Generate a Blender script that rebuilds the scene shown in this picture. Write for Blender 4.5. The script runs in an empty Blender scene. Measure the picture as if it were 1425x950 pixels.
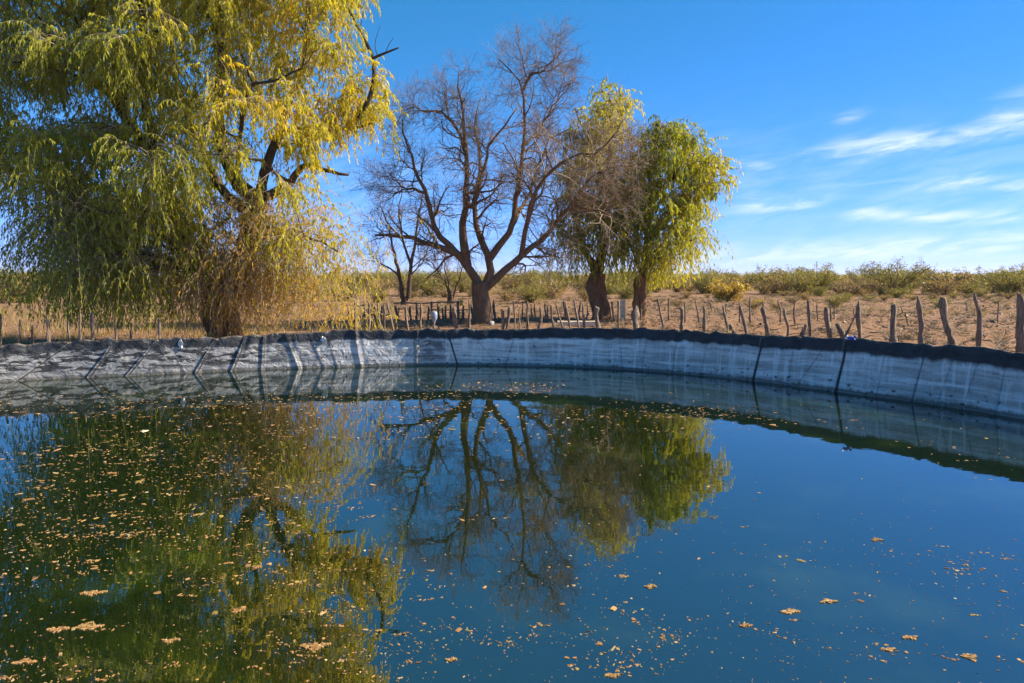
import bpy, math, random
import numpy as np
from mathutils import Vector
R = math.radians
random.seed(4)
rng = np.random.default_rng(11)
scene = bpy.context.scene
C = scene.collection

# ------------------------------------------------------------------ camera
F = 1425 * 26 / 36          # focal length in photograph pixels
PITCH = R(5.1)
CAMZ = 2.54
cam_d = bpy.data.cameras.new('camera')
cam_d.lens = 26; cam_d.sensor_width = 36; cam_d.clip_start = .05; cam_d.clip_end = 30000
cam = bpy.data.objects.new('camera', cam_d); C.objects.link(cam)
cam.location = (0, 0, CAMZ); cam.rotation_euler = (R(90) - PITCH, 0, 0)
scene.camera = cam

# ------------------------------------------------------------------ sun and sky
SUN_EL, SUN_AZ = 36, 83      # degrees; azimuth clockwise from the view direction (+Y)
sun_d = bpy.data.lights.new('sun', 'SUN'); sun_d.energy = 4.9; sun_d.angle = R(.53); sun_d.color = (1, .88, .70)
sun = bpy.data.objects.new('sun', sun_d); C.objects.link(sun); sun.location = (60, 30, 60)
sv = Vector((math.sin(R(SUN_AZ)) * math.cos(R(SUN_EL)), math.cos(R(SUN_AZ)) * math.cos(R(SUN_EL)), math.sin(R(SUN_EL))))
sun.rotation_euler = sv.to_track_quat('Z', 'Y').to_euler()

world = bpy.data.worlds.new('World'); scene.world = world; world.use_nodes = True
WN, WL = world.node_tree.nodes, world.node_tree.links
WN.clear()
def wnode(t, **k):
    n = WN.new(t)
    for a, b in k.items(): setattr(n, a, b)
    return n
def wmath(op, a, b=None, c=None):
    n = WN.new('ShaderNodeMath'); n.operation = op
    for i, v in enumerate((a, b, c)):
        if v is None: continue
        if isinstance(v, (int, float)): n.inputs[i].default_value = v
        else: WL.new(v, n.inputs[i])
    return n.outputs[0]
sky = wnode('ShaderNodeTexSky', sky_type='NISHITA')
sky.sun_disc = False; sky.sun_elevation = R(SUN_EL); sky.sun_rotation = R(SUN_AZ)
sky.altitude = 3000; sky.air_density = .9; sky.dust_density = .0; sky.ozone_density = 4.0
hs = wnode('ShaderNodeHueSaturation'); hs.inputs['Saturation'].default_value = 1.08
tint = wnode('ShaderNodeMix', data_type='RGBA', blend_type='MULTIPLY'); tint.inputs[0].default_value = 1; tint.inputs[7].default_value = (.66, .93, 1.36, 1)
WL.new(sky.outputs[0], tint.inputs[6]); WL.new(tint.outputs[2], hs.inputs['Color'])
srgb = wnode('ShaderNodeSeparateColor'); WL.new(hs.outputs[0], srgb.inputs[0])
crgb = wnode('ShaderNodeCombineColor'); WL.new(srgb.outputs[0], crgb.inputs[0]); WL.new(srgb.outputs[2], crgb.inputs[2])
WL.new(wmath('MULTIPLY', wmath('POWER', srgb.outputs[1], .62), 1.56), crgb.inputs[1])
tc = wnode('ShaderNodeTexCoord')
sep = wnode('ShaderNodeSeparateXYZ'); WL.new(tc.outputs['Generated'], sep.inputs[0])
az = wmath('ARCTAN2', sep.outputs[0], sep.outputs[1])
el = wmath('ARCSINE', sep.outputs[2])
comb = wnode('ShaderNodeCombineXYZ')
WL.new(wmath('MULTIPLY', az, 9), comb.inputs[0])
WL.new(wmath('ADD', wmath('MULTIPLY', el, 46), wmath('MULTIPLY', az, -7)), comb.inputs[1])
ns = wnode('ShaderNodeTexNoise'); ns.inputs['Scale'].default_value = 1.3; ns.inputs['Detail'].default_value = 9
ns.inputs['Roughness'].default_value = .62; ns.inputs['Distortion'].default_value = .5
WL.new(comb.outputs[0], ns.inputs['Vector'])
def pxdir(u, v):
    cx, cy = (u - 712.5) / F, -(v - 475) / F
    d = Vector((cx, math.cos(PITCH) + cy * math.sin(PITCH), -math.sin(PITCH) + cy * math.cos(PITCH)))
    return d.normalized()
total = None
# wisps of cirrus: (u, v, half width, half height in photograph pixels, tilt, strength)
for (u, v, w, h, tilt, st) in [(1235, 205, 78, 17, -.04, 1.0), (1330, 190, 75, 12, -.2, .75), (1410, 165, 55, 22, -.35, .8),
                               (1345, 252, 62, 9, -.1, .9), (1085, 283, 62, 13, -.05, .95), (1205, 297, 30, 8, -.1, .9),
                               (1290, 302, 85, 9, .03, .8), (1415, 258, 30, 9, .05, .7), (1050, 230, 26, 7, .1, .6),
                               (1185, 162, 20, 7, -.2, .5), (1260, 345, 420, 17, -.04, .85), (1420, 300, 90, 11, -.05, .7)]:
    d = pxdir(u, v); a0 = math.atan2(d.x, d.y); e0 = math.asin(d.z)
    sx, sy = w / F * .85, h / F * .85
    da = wmath('SUBTRACT', az, a0); de = wmath('SUBTRACT', el, e0)
    ct, s_ = math.cos(-tilt), math.sin(-tilt)
    p = wmath('DIVIDE', wmath('ADD', wmath('MULTIPLY', da, ct), wmath('MULTIPLY', de, s_)), sx)
    q = wmath('DIVIDE', wmath('SUBTRACT', wmath('MULTIPLY', de, ct), wmath('MULTIPLY', da, s_)), sy)
    r2 = wmath('ADD', wmath('MULTIPLY', p, p), wmath('MULTIPLY', q, q))
    g = wmath('MULTIPLY', wmath('POWER', math.e, wmath('MULTIPLY', r2, -.8)), st)
    total = g if total is None else wmath('MAXIMUM', total, g)
# thin cirrus low around the whole horizon
band = wmath('MULTIPLY', wmath('POWER', math.e, wmath('MULTIPLY', wmath('POWER', wmath('DIVIDE', wmath('SUBTRACT', el, .10), .07), 2), -1)), .2)
total = wmath('MAXIMUM', total, band)
mr = wnode('ShaderNodeMapRange', interpolation_type='SMOOTHSTEP')
mr.inputs['From Min'].default_value = .36; mr.inputs['From Max'].default_value = .72
WL.new(ns.outputs[0], mr.inputs[0])
mask = wmath('MULTIPLY', total, wmath('ADD', wmath('MULTIPLY', mr.outputs[0], .85), .12)); 
mask = wmath('MINIMUM', wmath('MULTIPLY', mask, 1.05), .9)
mix = wnode('ShaderNodeMix', data_type='RGBA')
WL.new(mask, mix.inputs[0]); WL.new(crgb.outputs[0], mix.inputs[6]); mix.inputs[7].default_value = (6.6, 7.2, 8.0, 1)
bg = wnode('ShaderNodeBackground'); bg.inputs[1].default_value = .066
WL.new(mix.outputs[2], bg.inputs[0])
wo = wnode('ShaderNodeOutputWorld'); WL.new(bg.outputs[0], wo.inputs[0])

scene.view_settings.view_transform = 'Standard'; scene.view_settings.look = 'None'
scene.view_settings.gamma = 1; scene.view_settings.use_curve_mapping = False
scene.view_settings.exposure = 1.3
scene.render.engine = 'CYCLES'
scene.cycles.max_bounces = 6; scene.cycles.diffuse_bounces = 3; scene.cycles.glossy_bounces = 2; scene.cycles.transmission_bounces = 4

# ------------------------------------------------------------------ helpers
def at(u, v, Y):
    """point at depth Y (metres along +Y) seen at photograph pixel u, v"""
    d = pxdir(u, v)
    return np.array([d.x / d.y * Y, Y, CAMZ + d.z / d.y * Y])
def px_u(x, y, z):
    """photograph column of a point"""
    f = y * math.cos(PITCH) - (z - CAMZ) * math.sin(PITCH)
    return 712.5 + F * x / f

def link(o, parent=None):
    C.objects.link(o)
    if parent is not None: o.parent = parent
    return o
def tag(o, label=None, cat=None, group=None, kind=None):
    if label: o['label'] = label
    if cat: o['category'] = cat
    if group: o['group'] = group
    if kind: o['kind'] = kind
    return o
def empty(name, loc=(0, 0, 0), rz=0):
    o = bpy.data.objects.new(name, None); o.empty_display_size = .3
    o.location = loc; o.rotation_euler.z = rz
    return link(o)
def mesh_np(name, V, faces, mat, smooth=True, col=None, uv=None, attrs=None):
    """V (n,3); faces: list of int arrays (m,k)"""
    me = bpy.data.meshes.new(name)
    V = np.asarray(V, dtype=np.float32)
    faces = [np.asarray(f, dtype=np.int32) for f in faces if len(f)]
    me.vertices.add(len(V)); me.vertices.foreach_set('co', V.ravel())
    idx = np.concatenate([f.ravel() for f in faces])
    tot = np.concatenate([np.full(len(f), f.shape[1], dtype=np.int32) for f in faces])
    start = np.concatenate([[0], np.cumsum(tot)[:-1]]).astype(np.int32)
    me.loops.add(len(idx)); me.loops.foreach_set('vertex_index', idx)
    me.polygons.add(len(tot)); me.polygons.foreach_set('loop_start', start)
    me.polygons.foreach_set('use_smooth', np.full(len(tot), smooth, dtype=bool))
    me.update(calc_edges=True)
    if col is not None:
        a = me.attributes.new('tint', 'FLOAT_COLOR', 'POINT')
        c4 = np.ones((len(V), 4), dtype=np.float32); c4[:, :3] = col
        a.data.foreach_set('color', c4.ravel())
    if uv is not None:
        l = me.uv_layers.new(name='UVMap'); l.data.foreach_set('uv', np.asarray(uv, dtype=np.float32)[idx].ravel())
    for k, v in (attrs or {}).items():
        a = me.attributes.new(k, 'FLOAT', 'POINT'); a.data.foreach_set('value', np.asarray(v, dtype=np.float32))
    me.validate()
    if mat: me.materials.append(mat)
    return me
def obj(name, me, parent=None):
    return link(bpy.data.objects.new(name, me), parent)
def norm(v):
    return v / np.maximum(np.linalg.norm(v, axis=-1, keepdims=True), 1e-9)

def tubes(P, Rr, sides=5, cap=True):
    """P (N,K,3), Rr (N,K) -> verts, face arrays"""
    P = np.asarray(P, float); Rr = np.asarray(Rr, float)
    N, K, _ = P.shape
    T = np.empty_like(P); T[:, 1:-1] = P[:, 2:] - P[:, :-2]; T[:, 0] = P[:, 1] - P[:, 0]; T[:, -1] = P[:, -1] - P[:, -2]
    T = norm(T)
    m = norm(P[:, -1] - P[:, 0])
    ref = np.where(np.abs(m[:, 2:3]) < .8, np.array([[0, 0, 1.]]), np.array([[1., 0, 0]]))[:, None, :]
    A = norm(np.cross(T, np.broadcast_to(ref, T.shape))); B = np.cross(T, A)
    th = np.arange(sides) * 2 * np.pi / sides
    V = P[:, :, None, :] + Rr[:, :, None, None] * (A[:, :, None, :] * np.cos(th)[None, None, :, None] + B[:, :, None, :] * np.sin(th)[None, None, :, None])
    V = V.reshape(-1, 3)
    n = np.arange(N)[:, None, None] * K * sides; k = np.arange(K - 1)[None, :, None] * sides; s = np.arange(sides)[None, None, :]
    s2 = (s + 1) % sides
    a = n + k + s; b = n + k + s2
    Q = np.stack([a, b, b + sides, a + sides], -1).reshape(-1, 4)
    fs = [Q]
    if cap and sides > 3:
        top = (np.arange(N)[:, None] * K * sides + (K - 1) * sides + np.arange(sides)[None, :])
        fs.append(top)
    return V, fs
def merge(parts):
    Vs, by, off = [], {}, 0
    for V, fs in parts:
        Vs.append(V)
        for f in fs: by.setdefault(f.shape[1], []).append(f + off)
        off += len(V)
    return np.concatenate(Vs), [np.concatenate(b) for b in by.values()]

def resample(pts, K):
    """Catmull-Rom through pts, K points evenly by arc length"""
    pts = np.asarray(pts, float)
    if len(pts) == 2: return pts[0] + (pts[1] - pts[0]) * np.linspace(0, 1, K)[:, None]
    e = np.vstack([2 * pts[0] - pts[1], pts, 2 * pts[-1] - pts[-2]]); out = []
    for i in range(1, len(e) - 2):
        t = np.linspace(0, 1, 12, endpoint=False)[:, None]; p0, p1, p2, p3 = e[i - 1], e[i], e[i + 1], e[i + 2]
        out.append(.5 * (2 * p1 + (p2 - p0) * t + (2 * p0 - 5 * p1 + 4 * p2 - p3) * t ** 2 + (3 * p1 - p0 - 3 * p2 + p3) * t ** 3))
    out.append(pts[-1:]); o = np.vstack(out)
    s = np.concatenate([[0], np.cumsum(np.linalg.norm(np.diff(o, axis=0), axis=1))]); q = np.linspace(0, s[-1], K)
    return np.stack([np.interp(q, s, o[:, k]) for k in range(3)], 1)
def limb(pts, r0, r1, K=14, wob=.0):
    p = resample(pts, K)
    if wob: p[1:-1] += rng.normal(0, wob, (K - 2, 3))
    t = np.linspace(0, 1, K)
    return p, r0 + (r1 - r0) * t ** .8

def spawn(P, Rr, count, tmin, tmax, lmin, lmax, ang, K=5, up=0., curl=.2, rscale=.6, rmax=.05, rend=.3, rmin=.003, lfall=.5, g=None):
    """grow `count` children on each of the polylines P"""
    g = g or rng
    N, Kp, _ = P.shape; M = N * count
    pi = np.repeat(np.arange(N), count)
    t = (tmin + (tmax - tmin) * ((np.tile(np.arange(count), N) + g.random(M)) / count)) * (Kp - 1)
    i = np.clip(t.astype(int), 0, Kp - 2); f = (t - i)[:, None]
    p0 = P[pi, i] * (1 - f) + P[pi, i + 1] * f; tan = norm(P[pi, i + 1] - P[pi, i])
    pr = Rr[pi, i] * (1 - f[:, 0]) + Rr[pi, i + 1] * f[:, 0]
    rv = g.normal(size=(M, 3)); perp = norm(rv - (rv * tan).sum(1, keepdims=True) * tan)
    a = R(ang) * (1 + g.normal(0, .25, M))[:, None]
    d = norm(tan * np.cos(a) + perp * np.sin(a))
    L = (lmin + (lmax - lmin) * g.random(M)) * (1 - lfall * (t / (Kp - 1)))
    out = np.empty((M, K, 3)); out[:, 0] = p0; st = (L / (K - 1))[:, None]
    for k in range(1, K):
        d = norm(d + g.normal(0, curl, (M, 3)) + np.array([0, 0, up]))
        out[:, k] = out[:, k - 1] + d * st
    r = np.minimum(np.maximum(pr * rscale, rmin), rmax)
    tt = np.linspace(0, 1, K)[None, :]
    return out, r[:, None] * (1 + (rend - 1) * tt)

# ------------------------------------------------------------------ material helpers
def material(name):
    m = bpy.data.materials.new(name); m.use_nodes = True
    nt = m.node_tree; b = nt.nodes['Principled BSDF']
    return m, nt, b
class NT:
    def __init__(s, nt): s.nt = nt
    def n(s, t, **k):
        nd = s.nt.nodes.new(t)
        for a, b in k.items(): setattr(nd, a, b)
        return nd
    def l(s, a, b): s.nt.links.new(a, b)
    def math(s, op, a, b=None, clamp=False):
        n = s.n('ShaderNodeMath', operation=op, use_clamp=clamp)
        for i, v in enumerate((a, b)):
            if v is None: continue
            if isinstance(v, (int, float)): n.inputs[i].default_value = v
            else: s.l(v, n.inputs[i])
        return n.outputs[0]
    def noise(s, vec, scale, detail=5, rough=.55, dist=0):
        n = s.n('ShaderNodeTexNoise'); n.inputs['Scale'].default_value = scale; n.inputs['Detail'].default_value = detail
        n.inputs['Roughness'].default_value = rough; n.inputs['Distortion'].default_value = dist
        if vec is not None: s.l(vec, n.inputs['Vector'])
        return n.outputs['Fac']
    def mapping(s, vec, scale=(1, 1, 1), rot=(0, 0, 0), loc=(0, 0, 0)):
        n = s.n('ShaderNodeMapping'); n.inputs['Scale'].default_value = scale; n.inputs['Rotation'].default_value = rot; n.inputs['Location'].default_value = loc
        s.l(vec, n.inputs[0]); return n.outputs[0]
    def ramp(s, fac, stops):
        n = s.n('ShaderNodeValToRGB'); el = n.color_ramp.elements
        while len(el) < len(stops): el.new(.5)
        for e, (p, c) in zip(el, stops): e.position = p; e.color = (*c, 1) if len(c) == 3 else c
        s.l(fac, n.inputs[0]); return n.outputs[0]
    def rng(s, v, a, b, c=0, d=1, smooth=True):
        n = s.n('ShaderNodeMapRange', interpolation_type='SMOOTHSTEP' if smooth else 'LINEAR')
        for i, x in enumerate((a, b, c, d)): n.inputs[i + 1].default_value = x
        s.l(v, n.inputs[0]); return n.outputs[0]
    def mix(s, f, a, b, mode='MIX'):
        n = s.n('ShaderNodeMix', data_type='RGBA', blend_type=mode)
        for i, v in ((0, f), (6, a), (7, b)):
            if isinstance(v, (int, float)): n.inputs[i].default_value = v
            elif isinstance(v, tuple): n.inputs[i].default_value = (*v, 1)
            else: s.l(v, n.inputs[i])
        return n.outputs[2]
    def bump(s, h, strength, dist, bsdf):
        n = s.n('ShaderNodeBump'); n.inputs['Strength'].default_value = strength; n.inputs['Distance'].default_value = dist
        s.l(h, n.inputs['Height']); s.l(n.outputs[0], bsdf.inputs['Normal']); return n
    def tc(s, w='Object'): return s.n('ShaderNodeTexCoord').outputs[w]

def bark_material(name, dark, light, scale=1., stretch=6):
    m, nt, b = material(name); T = NT(nt)
    v = T.mapping(T.tc(), (scale * stretch, scale * stretch, scale * 1.2))
    n1 = T.noise(v, 2.2, 8, .65, .6); n2 = T.noise(T.tc(), scale * 2.5, 3)
    c = T.ramp(T.math('ADD', T.math('MULTIPLY', n1, .7), T.math('MULTIPLY', n2, .3)), [(.30, dark), (.68, light)])
    T.l(c, b.inputs['Base Color']); b.inputs['Roughness'].default_value = .9; b.inputs['Specular IOR Level'].default_value = .2
    T.bump(n1, .9, .04, b); return m
M_BARK_GREY = bark_material('grey_brown_bark', (.07, .043, .025), (.26, .172, .108))
M_TWIG_BROWN = bark_material('brown_twig', (.12, .08, .048), (.32, .22, .14))
M_TWIG = bark_material('dry_twig', (.26, .195, .13), (.52, .42, .31))
M_BARK_RED = bark_material('reddish_pepper_bark', (.07, .035, .018), (.30, .17, .095))
M_BARK_DARK = bark_material('dark_limb_bark', (.030, .022, .014), (.13, .088, .055))
M_DEAD = bark_material('dead_limb_bark', (.025, .02, .016), (.09, .07, .055))

def leaf_material(name, trans=.55):
    m, nt, b = material(name); T = NT(nt)
    a = T.n('ShaderNodeAttribute', attribute_name='tint')
    T.l(a.outputs['Color'], b.inputs['Base Color']); b.inputs['Roughness'].default_value = .5; b.inputs['Specular IOR Level'].default_value = .35
    tr = T.n('ShaderNodeBsdfTranslucent'); T.l(T.mix(1., a.outputs['Color'], (1.45, 1.3, .5), 'MULTIPLY'), tr.inputs[0])
    mx = T.n('ShaderNodeMixShader'); mx.inputs[0].default_value = trans
    T.l(b.outputs[0], mx.inputs[1]); T.l(tr.outputs[0], mx.inputs[2])
    T.l(mx.outputs[0], nt.nodes['Material Output'].inputs[0]); return m
M_LEAF = leaf_material('pepper_leaves')
M_SCRUB = leaf_material('scrub_leaves', .3)
M_STRAW = leaf_material('dry_straw', .3)

def wood_material():
    m, nt, b = material('weathered_post_wood'); T = NT(nt)
    oi = T.n('ShaderNodeObjectInfo')
    off = T.n('ShaderNodeVectorMath', operation='ADD'); T.l(T.tc(), off.inputs[0])
    cx = T.n('ShaderNodeCombineXYZ'); T.l(T.math('MULTIPLY', oi.outputs['Random'], 40), cx.inputs[2]); T.l(cx.outputs[0], off.inputs[1])
    v = T.mapping(off.outputs[0], (26, 26, 1.6))
    n1 = T.noise(v, 1.6, 7, .62, .5); n2 = T.noise(off.outputs[0], 6, 4)
    c = T.ramp(n1, [(.36, (.045, .032, .022)), (.5, (.19, .14, .10)), (.64, (.40, .32, .24))])
    c = T.mix(T.rng(n2, .5, .72), c, (.16, .12, .09))
    c = T.mix(T.math('MULTIPLY', oi.outputs['Random'], .4), c, (.20, .155, .12))
    T.l(c, b.inputs['Base Color']); b.inputs['Roughness'].default_value = .92; b.inputs['Specular IOR Level'].default_value = .2
    T.bump(n1, 1.0, .018, b); return m
M_POST = wood_material()

# ------------------------------------------------------------------ the pond's outline
ctrl = np.array([(-12.2, 17.6), (-9.35, 18.8), (-6.1, 20.1), (-2.28, 20.85), (.75, 20.6), (2.87, 19.95), (5.17, 18.4), (7.0, 16.2), (8.3, 14.4),
                 (9.1, 12.8), (10.2, 9.6), (10.3, 6), (8.6, 3.0), (4.5, 1.7), (0, 1.45), (-5, 1.6), (-10, 2.7), (-14.3, 6), (-15.6, 11), (-14.3, 15.3)])
def closed(ctrl, n):
    N = len(ctrl); o = []
    for i in range(N):
        p0, p1, p2, p3 = ctrl[i - 1], ctrl[i], ctrl[(i + 1) % N], ctrl[(i + 2) % N]
        t = np.linspace(0, 1, 40, endpoint=False)[:, None]
        o.append(.5 * (2 * p1 + (p2 - p0) * t + (2 * p0 - 5 * p1 + 4 * p2 - p3) * t ** 2 + (3 * p1 - p0 - 3 * p2 + p3) * t ** 3))
    o = np.vstack(o); o = np.vstack([o, o[:1]])
    s = np.concatenate([[0], np.cumsum(np.linalg.norm(np.diff(o, axis=0), axis=1))]); q = np.linspace(0, s[-1], n, endpoint=False)
    return np.stack([np.interp(q, s, o[:, k]) for k in range(2)], 1), s[-1]
NW = 1600
WLINE, PERIM = closed(ctrl, NW)            # clockwise from the left: left, far side, right, near side
tn = np.roll(WLINE, -1, 0) - np.roll(WLINE, 1, 0); tn /= np.linalg.norm(tn, axis=1, keepdims=True)
WNORM = np.stack([-tn[:, 1], tn[:, 0]], 1)   # outward
if ((WLINE - WLINE.mean(0)) * WNORM).sum(1).mean() < 0: WNORM = -WNORM
for _ in range(30): WNORM = (np.roll(WNORM, 1, 0) + WNORM * 2 + np.roll(WNORM, -1, 0)) / 4
WNORM /= np.linalg.norm(WNORM, axis=1, keepdims=True)
SARR = np.arange(NW + 1) * PERIM / NW
def wl(s):
    s = np.mod(s, PERIM)
    p = np.stack([np.interp(s, SARR, np.append(WLINE[:, k], WLINE[0, k])) for k in range(2)], -1)
    n = np.stack([np.interp(s, SARR, np.append(WNORM[:, k], WNORM[0, k])) for k in range(2)], -1)
    return p, n
def rim_z(x): return 1.05 + .0145 * np.clip(x, -15, 13)
GROUND = .36
_OUT = None
def bank_dist(x, y):
    """metres outside the waterline"""
    global _OUT
    x = np.asarray(x, float); y = np.asarray(y, float); sh = x.shape
    q = np.column_stack([x.ravel(), y.ravel()]); P = WLINE[::10]
    d = np.full(len(q), 99.)
    for i in range(0, len(q), 4000):
        c = q[i:i + 4000]; far = np.hypot(c[:, 0] + 2, c[:, 1] - 10.5) > 40
        dd = np.sqrt(((c[:, None] - P[None]) ** 2).sum(2)).min(1); d[i:i + 4000] = np.where(far, 99., dd)
    return d.reshape(sh)
def ground_z(x, y):
    x = np.asarray(x, float); y = np.asarray(y, float); o = bank_dist(x, y)
    und = .05 * np.sin(x * .31 + 1.3) * np.sin(y * .23) + .03 * np.sin(x * .9 + y * .6) * np.cos(y * .8 - .4 * x)
    t = np.clip((o - 1.0) / 3.2, 0, 1); t = t * t * (3 - 2 * t)
    near = (y < 5) & (o < 4); t = np.where(near, t * .25, t)
    return (rim_z(x) - .13) * (1 - t) + (GROUND + und) * t

# ------------------------------------------------------------------ ground
def build_ground():
    NA = 400; s = np.arange(NA) * PERIM / NA; p, n = wl(s)
    offs = np.concatenate([np.linspace(.5, 5, 19), 5 + np.cumsum(.35 * 1.13 ** np.arange(84))])
    offs = offs[offs < 9000]; offs = np.append(offs, 12000)
    cen = np.array([-2., 10.5]); V = []
    base = p + n * .5; rad = norm(base - cen)
    for o in offs:
        k = min((o - .5) / 6, 1); d = norm(n * (1 - k) + rad * k)
        q = base + d * (o - .5)
        z = ground_z(q[:, 0], q[:, 1]) if o > .6 else rim_z(q[:, 0]) - .15
        if .7 < o < 60: z = z + rng.normal(0, .012 if o < 3 else .03, NA)
        V.append(np.column_stack([q, z]))
    V = np.concatenate(V); i = np.arange(NA); j = (i + 1) % NA; Fs = []
    for k in range(len(offs) - 1):
        Fs.append(np.stack([k * NA + i, k * NA + j, (k + 1) * NA + j, (k + 1) * NA + i], 1))
    m, nt, b = material('dry_earth'); T = NT(nt); o = T.tc()
    n1 = T.noise(o, .18, 6, .6); n2 = T.noise(T.mapping(o, (1, 1.0, 1)), 2.4, 7, .65, .4); n3 = T.noise(o, 11, 6, .7)
    c = T.ramp(n2, [(.25, (.13, .075, .040)), (.48, (.275, .150, .080)), (.75, (.40, .245, .138))])
    c = T.mix(T.rng(n1, .42, .66), c, (.295, .160, .080))
    n4 = T.noise(o, .9, 6, .65, .3)
    c = T.mix(T.math('MULTIPLY', T.rng(n4, .50, .64), .5), c, (.16, .11, .072))
    c = T.mix(T.math('MULTIPLY', T.rng(n3, .52, .66), .85), c, (.06, .042, .03))
    T.l(c, b.inputs['Base Color']); b.inputs['Roughness'].default_value = .95; b.inputs['Specular IOR Level'].default_value = .15
    T.bump(T.math('ADD', n2, T.math('MULTIPLY', n3, .6)), 1.0, .14, b)
    g = obj('ground', mesh_np('ground', V, [np.concatenate(Fs)], m)); g['kind'] = 'structure'
build_ground()

# ------------------------------------------------------------------ water
def build_water():
    p = WLINE[::4] + WNORM[::4] * .06
    V = np.column_stack([p, np.zeros(len(p))])
    cen = np.array([[-2, 10.5, 0]]); n = len(p)
    rings = [V * k + cen * (1 - k) for k in (1, .8, .6, .4, .2)]
    VV = np.concatenate(rings + [cen]); i = np.arange(n); j = (i + 1) % n
    Q = np.concatenate([np.stack([k * n + j, k * n + i, (k + 1) * n + i, (k + 1) * n + j], 1) for k in range(4)])
    Tr = np.stack([4 * n + j, 4 * n + i, np.full(n, 5 * n)], 1)
    m, nt, b = material('pond_water'); T = NT(nt); o = T.tc()
    alg = T.rng(T.noise(o, .55, 6, .6, .4), .5, .74)
    clump = T.rng(T.noise(o, 2.6, 5, .6, .3), .62, .74)
    c = T.mix(alg, (.005, .012, .003), (.017, .031, .003))
    c = T.mix(T.math('MULTIPLY', clump, .55), c, (.012, .026, .008))
    T.l(c, b.inputs['Base Color']); b.inputs['Roughness'].default_value = .012; b.inputs['IOR'].default_value = 3.0
    w1 = T.noise(T.mapping(o, (1.0, 2.2, 1)), 1.1, 3, .5); w2 = T.noise(T.mapping(o, (1, 1.8, 1)), 6.5, 2, .5)
    T.bump(T.math('ADD', w1, T.math('MULTIPLY', w2, .09)), .007, .18, b)
    w = obj('water', mesh_np('water', VV, [Q, Tr], m)); w['kind'] = 'structure'
build_water()

# ------------------------------------------------------------------ pond liner
def liner_material():
    m, nt, b = material('lime_streaked_liner'); T = NT(nt)
    uv = T.n('ShaderNodeUVMap').outputs[0]      # u metres along the wall, v 0 waterline .. 1 rim
    sp = T.n('ShaderNodeSeparateXYZ'); T.l(uv, sp.inputs[0]); u, v = sp.outputs[0], sp.outputs[1]
    cr = T.n('ShaderNodeAttribute', attribute_name='crease').outputs['Fac']
    lf = T.n('ShaderNodeAttribute', attribute_name='flaky_dimmed').outputs['Fac']
    streak = T.noise(T.mapping(uv, (.9, 15, 1)), 1.0, 5, .55, .6)
    fine = T.noise(T.mapping(uv, (6, 6, 1)), 3.0, 7, .7)
    vert = T.noise(T.mapping(uv, (7, .8, 1)), 1.0, 5, .6, .4)
    vv = T.math('ADD', v, T.math('MULTIPLY', T.math('SUBTRACT', T.noise(T.mapping(uv, (2.0, 1, 1)), 1.6, 5, .65), .5), .16))
    lime = T.rng(vv, .80, .72)                                     # bare black plastic above the old water line
    lime2 = T.math('MULTIPLY', T.rng(vv, .83, .81), T.math('MULTIPLY', T.rng(vv, .76, .785), .0))
    limec = T.ramp(T.math('ADD', T.math('MULTIPLY', streak, .55), T.math('ADD', T.math('MULTIPLY', fine, .25), T.math('MULTIPLY', vert, .22))),
                   [(.35, (.22, .205, .19)), (.48, (.52, .505, .49)), (.61, (.76, .745, .73))])
    bands = T.noise(T.mapping(uv, (.35, 7, 1)), 1.0, 3, .5, .4)
    limec = T.mix(T.math('MULTIPLY', T.rng(bands, .46, .60), .6), limec, (.27, .26, .245))
    limec = T.mix(T.math('MULTIPLY', T.rng(vert, .53, .62), .65), limec, (.74, .72, .70))
    spots = T.rng(T.noise(T.mapping(uv, (3.4, 5.5, 1)), 1.5, 4, .6), .60, .635)
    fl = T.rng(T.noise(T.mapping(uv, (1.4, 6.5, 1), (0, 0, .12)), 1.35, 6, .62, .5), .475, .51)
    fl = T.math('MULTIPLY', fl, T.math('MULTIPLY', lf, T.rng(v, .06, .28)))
    lower = T.rng(v, .50, .12)
    limec = T.mix(T.math('MULTIPLY', spots, T.math('MULTIPLY', lower, .9)), limec, (.035, .035, .035))
    limec = T.mix(T.math('MULTIPLY', lf, .8), limec, (.175, .178, .185))  # thin lime, and grey painted in to tone down sunlight on the left wall
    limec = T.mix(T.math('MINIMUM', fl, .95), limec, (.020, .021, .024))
    wet = T.rng(T.math('ADD', v, T.math('MULTIPLY', T.math('SUBTRACT', T.noise(T.mapping(uv, (5, 1, 1)), 1.5, 4), .5), .14)), .10, .045)
    limec = T.mix(T.math('MULTIPLY', wet, .8), limec, (.07, .065, .055))
    dark = T.ramp(T.noise(T.mapping(uv, (1.5, 3, 1)), 2, 5, .6), [(.35, (.012, .014, .018)), (.75, (.045, .047, .052))])
    c = T.mix(T.math('MAXIMUM', lime, lime2), dark, limec)
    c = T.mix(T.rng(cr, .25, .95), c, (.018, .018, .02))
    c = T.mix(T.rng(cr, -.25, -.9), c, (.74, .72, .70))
    dust_glint = T.math('MULTIPLY', T.rng(v, .97, 1.05), T.rng(T.noise(T.mapping(uv, (3, 8, 1)), 2.2, 6, .65), .46, .60))
    c = T.mix(T.math('MULTIPLY', dust_glint, .75), c, (.26, .19, .13))  # soil on the rim top; its pale patches also paint in sun highlights
    T.l(c, b.inputs['Base Color']); b.inputs['Roughness'].default_value = .5; b.inputs['Specular IOR Level'].default_value = .35
    crump = T.noise(T.mapping(uv, (2.2, 2.6, 1), (0, 0, .5)), 1.6, 4, .55, .8)
    T.bump(T.math('ADD', T.math('ADD', T.math('MULTIPLY', streak, .25), T.math('MULTIPLY', fine, .25)), T.math('MULTIPLY', crump, 2.0)), .7, .05, b)
    return m
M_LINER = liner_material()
RIM_RUN = .11
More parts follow.
